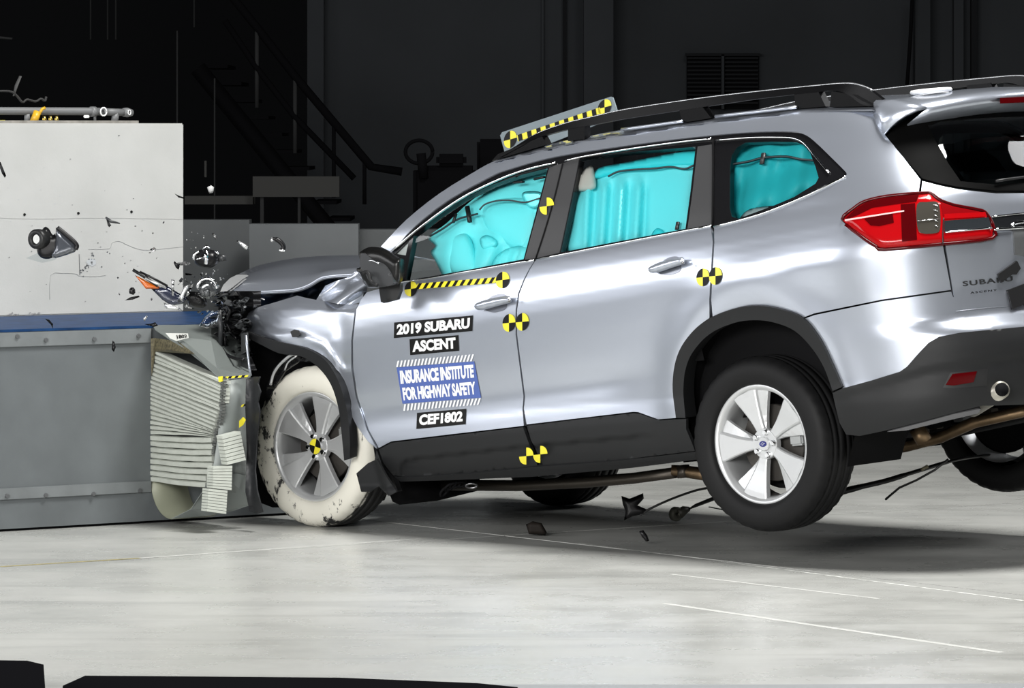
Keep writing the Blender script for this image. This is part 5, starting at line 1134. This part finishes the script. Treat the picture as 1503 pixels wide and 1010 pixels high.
# remaining tiny flying bits, each its own piece
def bits(n, xr, yr, m, rr, label, group, Y=YD, name='fragment'):
    for i in range(n):
        x, y = random.uniform(*xr), random.uniform(*yr); r = random.uniform(*rr); a0 = random.uniform(0, 6.28); asp = random.uniform(.35, .9); k = random.choice((4, 5, 6)); pts = []
        for j in range(k):
            a = 2 * math.pi * j / k; q = r * random.uniform(.6, 1); u_, v_ = math.cos(a) * q, math.sin(a) * q * asp; pts.append((x + u_ * math.cos(a0) - v_ * math.sin(a0), y + u_ * math.sin(a0) + v_ * math.cos(a0)))
        V0 = [wp(px, py, Y + random.uniform(-.08, .08)) for px, py in pts]; mid = sum(V0, Vector()) / k
        o = mesh(name, V0 + [mid + Vector((0, -.006, 0)), mid + Vector((0, .006, 0))], [(j, (j + 1) % k, k) for j in range(k)] + [((j + 1) % k, j, k + 1) for j in range(k)], m); tag(o, label, 'fragment', group)
bits(16, (150, 262), (325, 450), DKS[0], (1.0, 3.2), 'tiny dark fragment flying in front of the white block', 'dark fragments before the white block')
bits(26, (268, 330), (400, 460), CHS, (1.2, 4.0), 'tiny bright fragment bursting from the broken headlamp', 'bright fragments around the headlamp')
bits(26, (250, 330), (405, 462), DKS[2], (2.0, 6.0), 'small dark fragment bursting from the broken headlamp', 'dark fragments around the headlamp')
bits(9, (272, 300), (338, 365), CHS, (.8, 1.8), 'tiny bright speck flying before the grey low wall', 'bright specks before the low wall')
bits(8, (295, 335), (395, 412), CHS, (.8, 2.4), 'tiny bright sliver between the ball lamp and bezel', 'slivers between the lamps')
GSH = glass('clear_plastic', (.75, .80, .86))
shard([(292, 478), (300, 466), (312, 455), (322, 460), (318, 474), (304, 482)], GSH, YD, .003, 'clear crumpled plastic film beside the grille wreck', 'film', 'plastic_film')
# rubber and rollers on the floor under the tail
o = empty('guide_roller', tuple(fl(992, 768))); tag(o, 'small grey guide roller on a black strap trailing under the rear wheel', 'roller')
Yr = fl(992, 768).y + .05
parts = []
bm = bmesh.new(); lathe_bm(bm, [(.008, -.016), (.028, -.016), (.034, -.010), (.034, .010), (.028, .016), (.008, .016)], 24, close=True); w = from_bm('roller_wheel', bm, mat('roller_grey', (.10, .10, .08), .5, .3), None, True)
w.matrix_world = Matrix.Translation(wp(992, 754.5, Yr)) @ Matrix.Rotation(.6, 4, 'Z'); parts.append(w)
parts.append(tube('roller_fork', [wp(996, 755, Yr), wp(1004, 749, Yr + .02), wp(1012, 747, Yr + .03)], [.026, .022, .010], mat('fork_olive', (.06, .058, .045), .5), None, 8))
parts.append(tube('black_strap', [wp(1010, 748, Yr + .03), wp(1024, 741, Yr), wp(1060, 727, Yr - .1), wp(1095, 716, Yr - .2)], [.008, .024, .030, .03], BLACKP, None, 8, .35))
parts.append(tube('thin_cord', [wp(1040, 744, Yr), wp(1060, 748, Yr), wp(1085, 750, Yr - .05)], .003, BLACKP, None, 5))
merged(o, parts)
o = empty('torn_rubber_flap', tuple(fl(932, 772))); tag(o, 'torn black rubber flap with a trailing cord bouncing under the sill', 'rubber flap'); Yf = fl(932, 775).y
merged(o, [pillow('flap_body', [(912, 728), (924, 732), (944, 724), (945, 732), (936, 742), (950, 748), (944, 755), (928, 758), (916, 764), (918, 750), (914, 740)], BLACKP, planeY(Yf), .02, 6, None, 3), tube('trailing_cord', [wp(x, y, Yf) for x, y in cat([(940, 756), (952, 748), (975, 737), (1000, 727), (1025, 719), (1048, 715)], 4)], .006, mat('cord_grey', (.05, .05, .05), .6), None, 6)])
shard([(938, 780), (944, 778), (950, 786), (953, 794), (948, 795), (942, 788)], BLACKP, fl(945, 800).y, .012, 'small black rubber scrap falling below the torn flap', 'scrap', 'rubber_scrap')
shard([(772, 770), (782, 765), (795, 768), (803, 782), (800, 786), (776, 784)], mat('rust_bracket', (.012, .009, .007), .7, spec=.2), fl(788, 787).y, .02, 'dark rusty bracket lying in the shadow under the front door', 'bracket', 'rusty_bracket')
# dark equipment edge at the bottom of the picture, nearer than the car
def slab_thing(name, pts, h, m, label, cat_):
    P = [fl(*p) for p in pts]; n = len(P); bm = bmesh.new(); a = [bm.verts.new(p) for p in P]; b = [bm.verts.new(p + Vector((0, 0, h))) for p in P]
    bm.faces.new(a[::-1]); bm.faces.new(b)
    for i in range(n): bm.faces.new((a[i], a[(i + 1) % n], b[(i + 1) % n], b[i]))
    return tag(from_bm(name, bm, m), label, cat_)
FGM = mat('black_foreground', (.006, .006, .007), 1., spec=0)
slab_thing('camera_case', [(-80, 1100), (70, 1110), (64, 1018), (40, 1012), (-80, 1010)], .095, FGM, 'black case corner at the bottom left of the floor', 'case')
slab_thing('floor_mat', [(92, 1100), (92, 1012), (125, 997), (260, 998), (500, 1000), (700, 1008), (760, 1014), (700, 1100)], .012, FGM, 'long black floor mat along the bottom edge', 'mat')
slab_thing('cable_cover', [(690, 1030), (700, 1007.5), (1100, 1007.5), (1503, 1006), (1600, 1006), (1600, 1030)], .006, mat('grey_cable_cover', (.30, .31, .32), .5), 'flat grey cable cover strip along the bottom right edge', 'cable cover')

# ================================================================== BACKGROUND OF THE HALL
def bgbox(name, x0, y0, x1, y1, Y, dep, m, parent=None, bev=0):
    a, b = wp(x0, y0, Y), wp(x1, y1, Y)
    return boxo(name, ((a.x + b.x) / 2, Y + dep / 2, (a.z + b.z) / 2), (abs(b.x - a.x) / 2, dep / 2, abs(a.z - b.z) / 2), m, parent, XYZ, bev)
LOWG = mat('grey_low_wall', (.085, .092, .097), .6, noise=(3, .12)); LOWD = mat('grey_low_wall_dark', (.055, .06, .063), .6, noise=(3, .12))
YL = 28.0
zf = lambda Y: HY + FPX * CH / Y          # floor row at depth Y
for (x0, x1, yt, Y, m, lab) in ((150, 366, 323, YL + .4, LOWD, 'darker grey low wall section right beside the white block'), (366, 526, 329, YL, LOWG, 'wide grey low wall section behind the crushed hood'), (527, 720, 337, YL + .15, LOWD, 'grey low wall section behind the door mirror')):
    o = bgbox('low_wall', x0, yt, x1, zf(Y), Y, .25, m); tag(o, lab, 'wall section', 'low grey wall sections behind the car')
BG1 = mat('dim_grey', (.016, .016, .015), .7, spec=.2); BG2 = mat('dim_black', (.002, .002, .0024), .9, spec=.03); BG3 = mat('dim_mid', (.014, .0145, .015), .8, spec=.1)
bn = empty('work_bench', tuple(wp(435, zf(31), 31))); tag(bn, 'dim grey bench panel on posts in the dark behind the block', 'bench')
merged(bn, [bgbox('bench_panel', 371, 259, 498, 289, 31, .08, BG1), bgbox('bench_leg', 382, 289, 387, zf(31), 31.02, .05, BG3), bgbox('bench_leg', 437, 289, 441, zf(31), 31.02, .05, BG3), bgbox('bench_side', 271, 288, 371, 300, 31.1, .3, BG1), bgbox('bench_leg', 300, 236, 303, 260, 31, .05, BG1)] )
# steering rig silhouette
rg = empty('steering_rig', tuple(wp(620, zf(30), 30))); tag(rg, 'dark steering wheel on a machine silhouette behind the windscreen', 'machine')
merged(rg, [tube('steering_ring', [wp(615 + 20 * math.cos(a), 223 + 17 * math.sin(a), 30) for a in np.linspace(0, 2 * math.pi, 25)], .012, BG2, None, 8), tube('steering_post', [wp(618, 225, 30), wp(622, 262, 30)], .03, BG2, None, 8), bgbox('machine_seat', 640, 226, 684, 244, 30, .3, BG2, None, .02), bgbox('machine_body', 606, 244, 700, zf(30), 30, .6, BG2, None, .03), bgbox('machine_back', 700, 204, 740, zf(30), 30.3, .4, BG2, None, .02)])
# stairs with rails at the left
YS = 34.0
st = empty('stair', tuple(wp(560, zf(YS), YS))); tag(st, 'steep dark stair with handrails climbing to the left in the dark', 'stair')
parts = [tube('handrail', [wp(320, -30, YS), wp(377, 40, YS), wp(433, 112, YS), wp(545, 245, YS), wp(590, 252, YS)], .03, BG2, None, 8), tube('handrail', [wp(330, 30, YS), wp(377, 100, YS), wp(433, 172, YS), wp(520, 262, YS)], .022, BG2, None, 8)]
for x, y0, y1 in ((377, 42, 158), (433, 114, 225), (535, 232, 300), (490, 178, 290)): parts.append(tube('rail_post', [wp(x, y0, YS), wp(x, y1, YS)], .016, BG3 if x < 450 else BG2, None, 6))
for i in range(19):
    x, y = 300 + i * 20, 95 + i * 25; parts.append(bgbox('stair_tread', x, y, x + 34, y + 5, YS, 1.0, BG2))
for s_ in (0, 1.0): parts.append(tube('stringer', [wp(290, 100, YS + s_), wp(674, 570, YS + s_)], .06, BG2, None, 4))
merged(st, parts)
for i, (x, y0, y1) in enumerate(((133, -2280, 58), (158, -2280, 58), (170, -2280, 58), (285, -2280, 40), (260, 45, zf(33)), (315, 115, zf(33)))):
    o = tube('hanging_rod', [wp(x, y0, 33), wp(x, y1, 33)], .006, BG3, None, 6)
    tag(o, ['thin hanging rod, leftmost above the white block', 'thin hanging rod, left one of a close pair above the block', 'thin hanging rod, right one of a close pair above the block', 'thin hanging rod at the top left of the stair', 'thin upright rod straight above the block edge', 'thin upright rod right of the block edge'][i], 'rod', 'thin rods in the dark recess')
# louvre vent on the back wall
vt = empty('louvre_vent', tuple(wp(1061, 150, YB))); tag(vt, 'dark double louvre vent on the back wall above the roof rail', 'vent')
parts = [bgbox('vent_back', 1008, 82, 1114, 160, YB - .03, .03, BG2), bgbox('vent_mullion', 1059, 80, 1063, 160, YB - .09, .06, WALL), bgbox('vent_frame', 1006, 78, 1116, 82, YB - .09, .06, WALL2)]
for sx in (1009, 1064):
    for i in range(12): parts.append(bgbox('vent_slat', sx, 84 + i * 6, sx + 49, 86.6 + i * 6, YB - .07, .05, WALL2))
merged(vt, parts)
o = tube('wall_cable', [wp(1340, -20, YB - .3), wp(1336, 60, YB - .3), wp(1331, 130, YB - .3)], .016, BG2, None, 6); tag(o, 'thin black cable hanging down the back wall', 'cable')
o = tube('ceiling_fitting', [wp(-10, 54, 30), wp(18, 57, 30)], .02, BG3, None, 8, .4); tag(o, 'dim fitting at the top left edge in the dark', 'fitting')
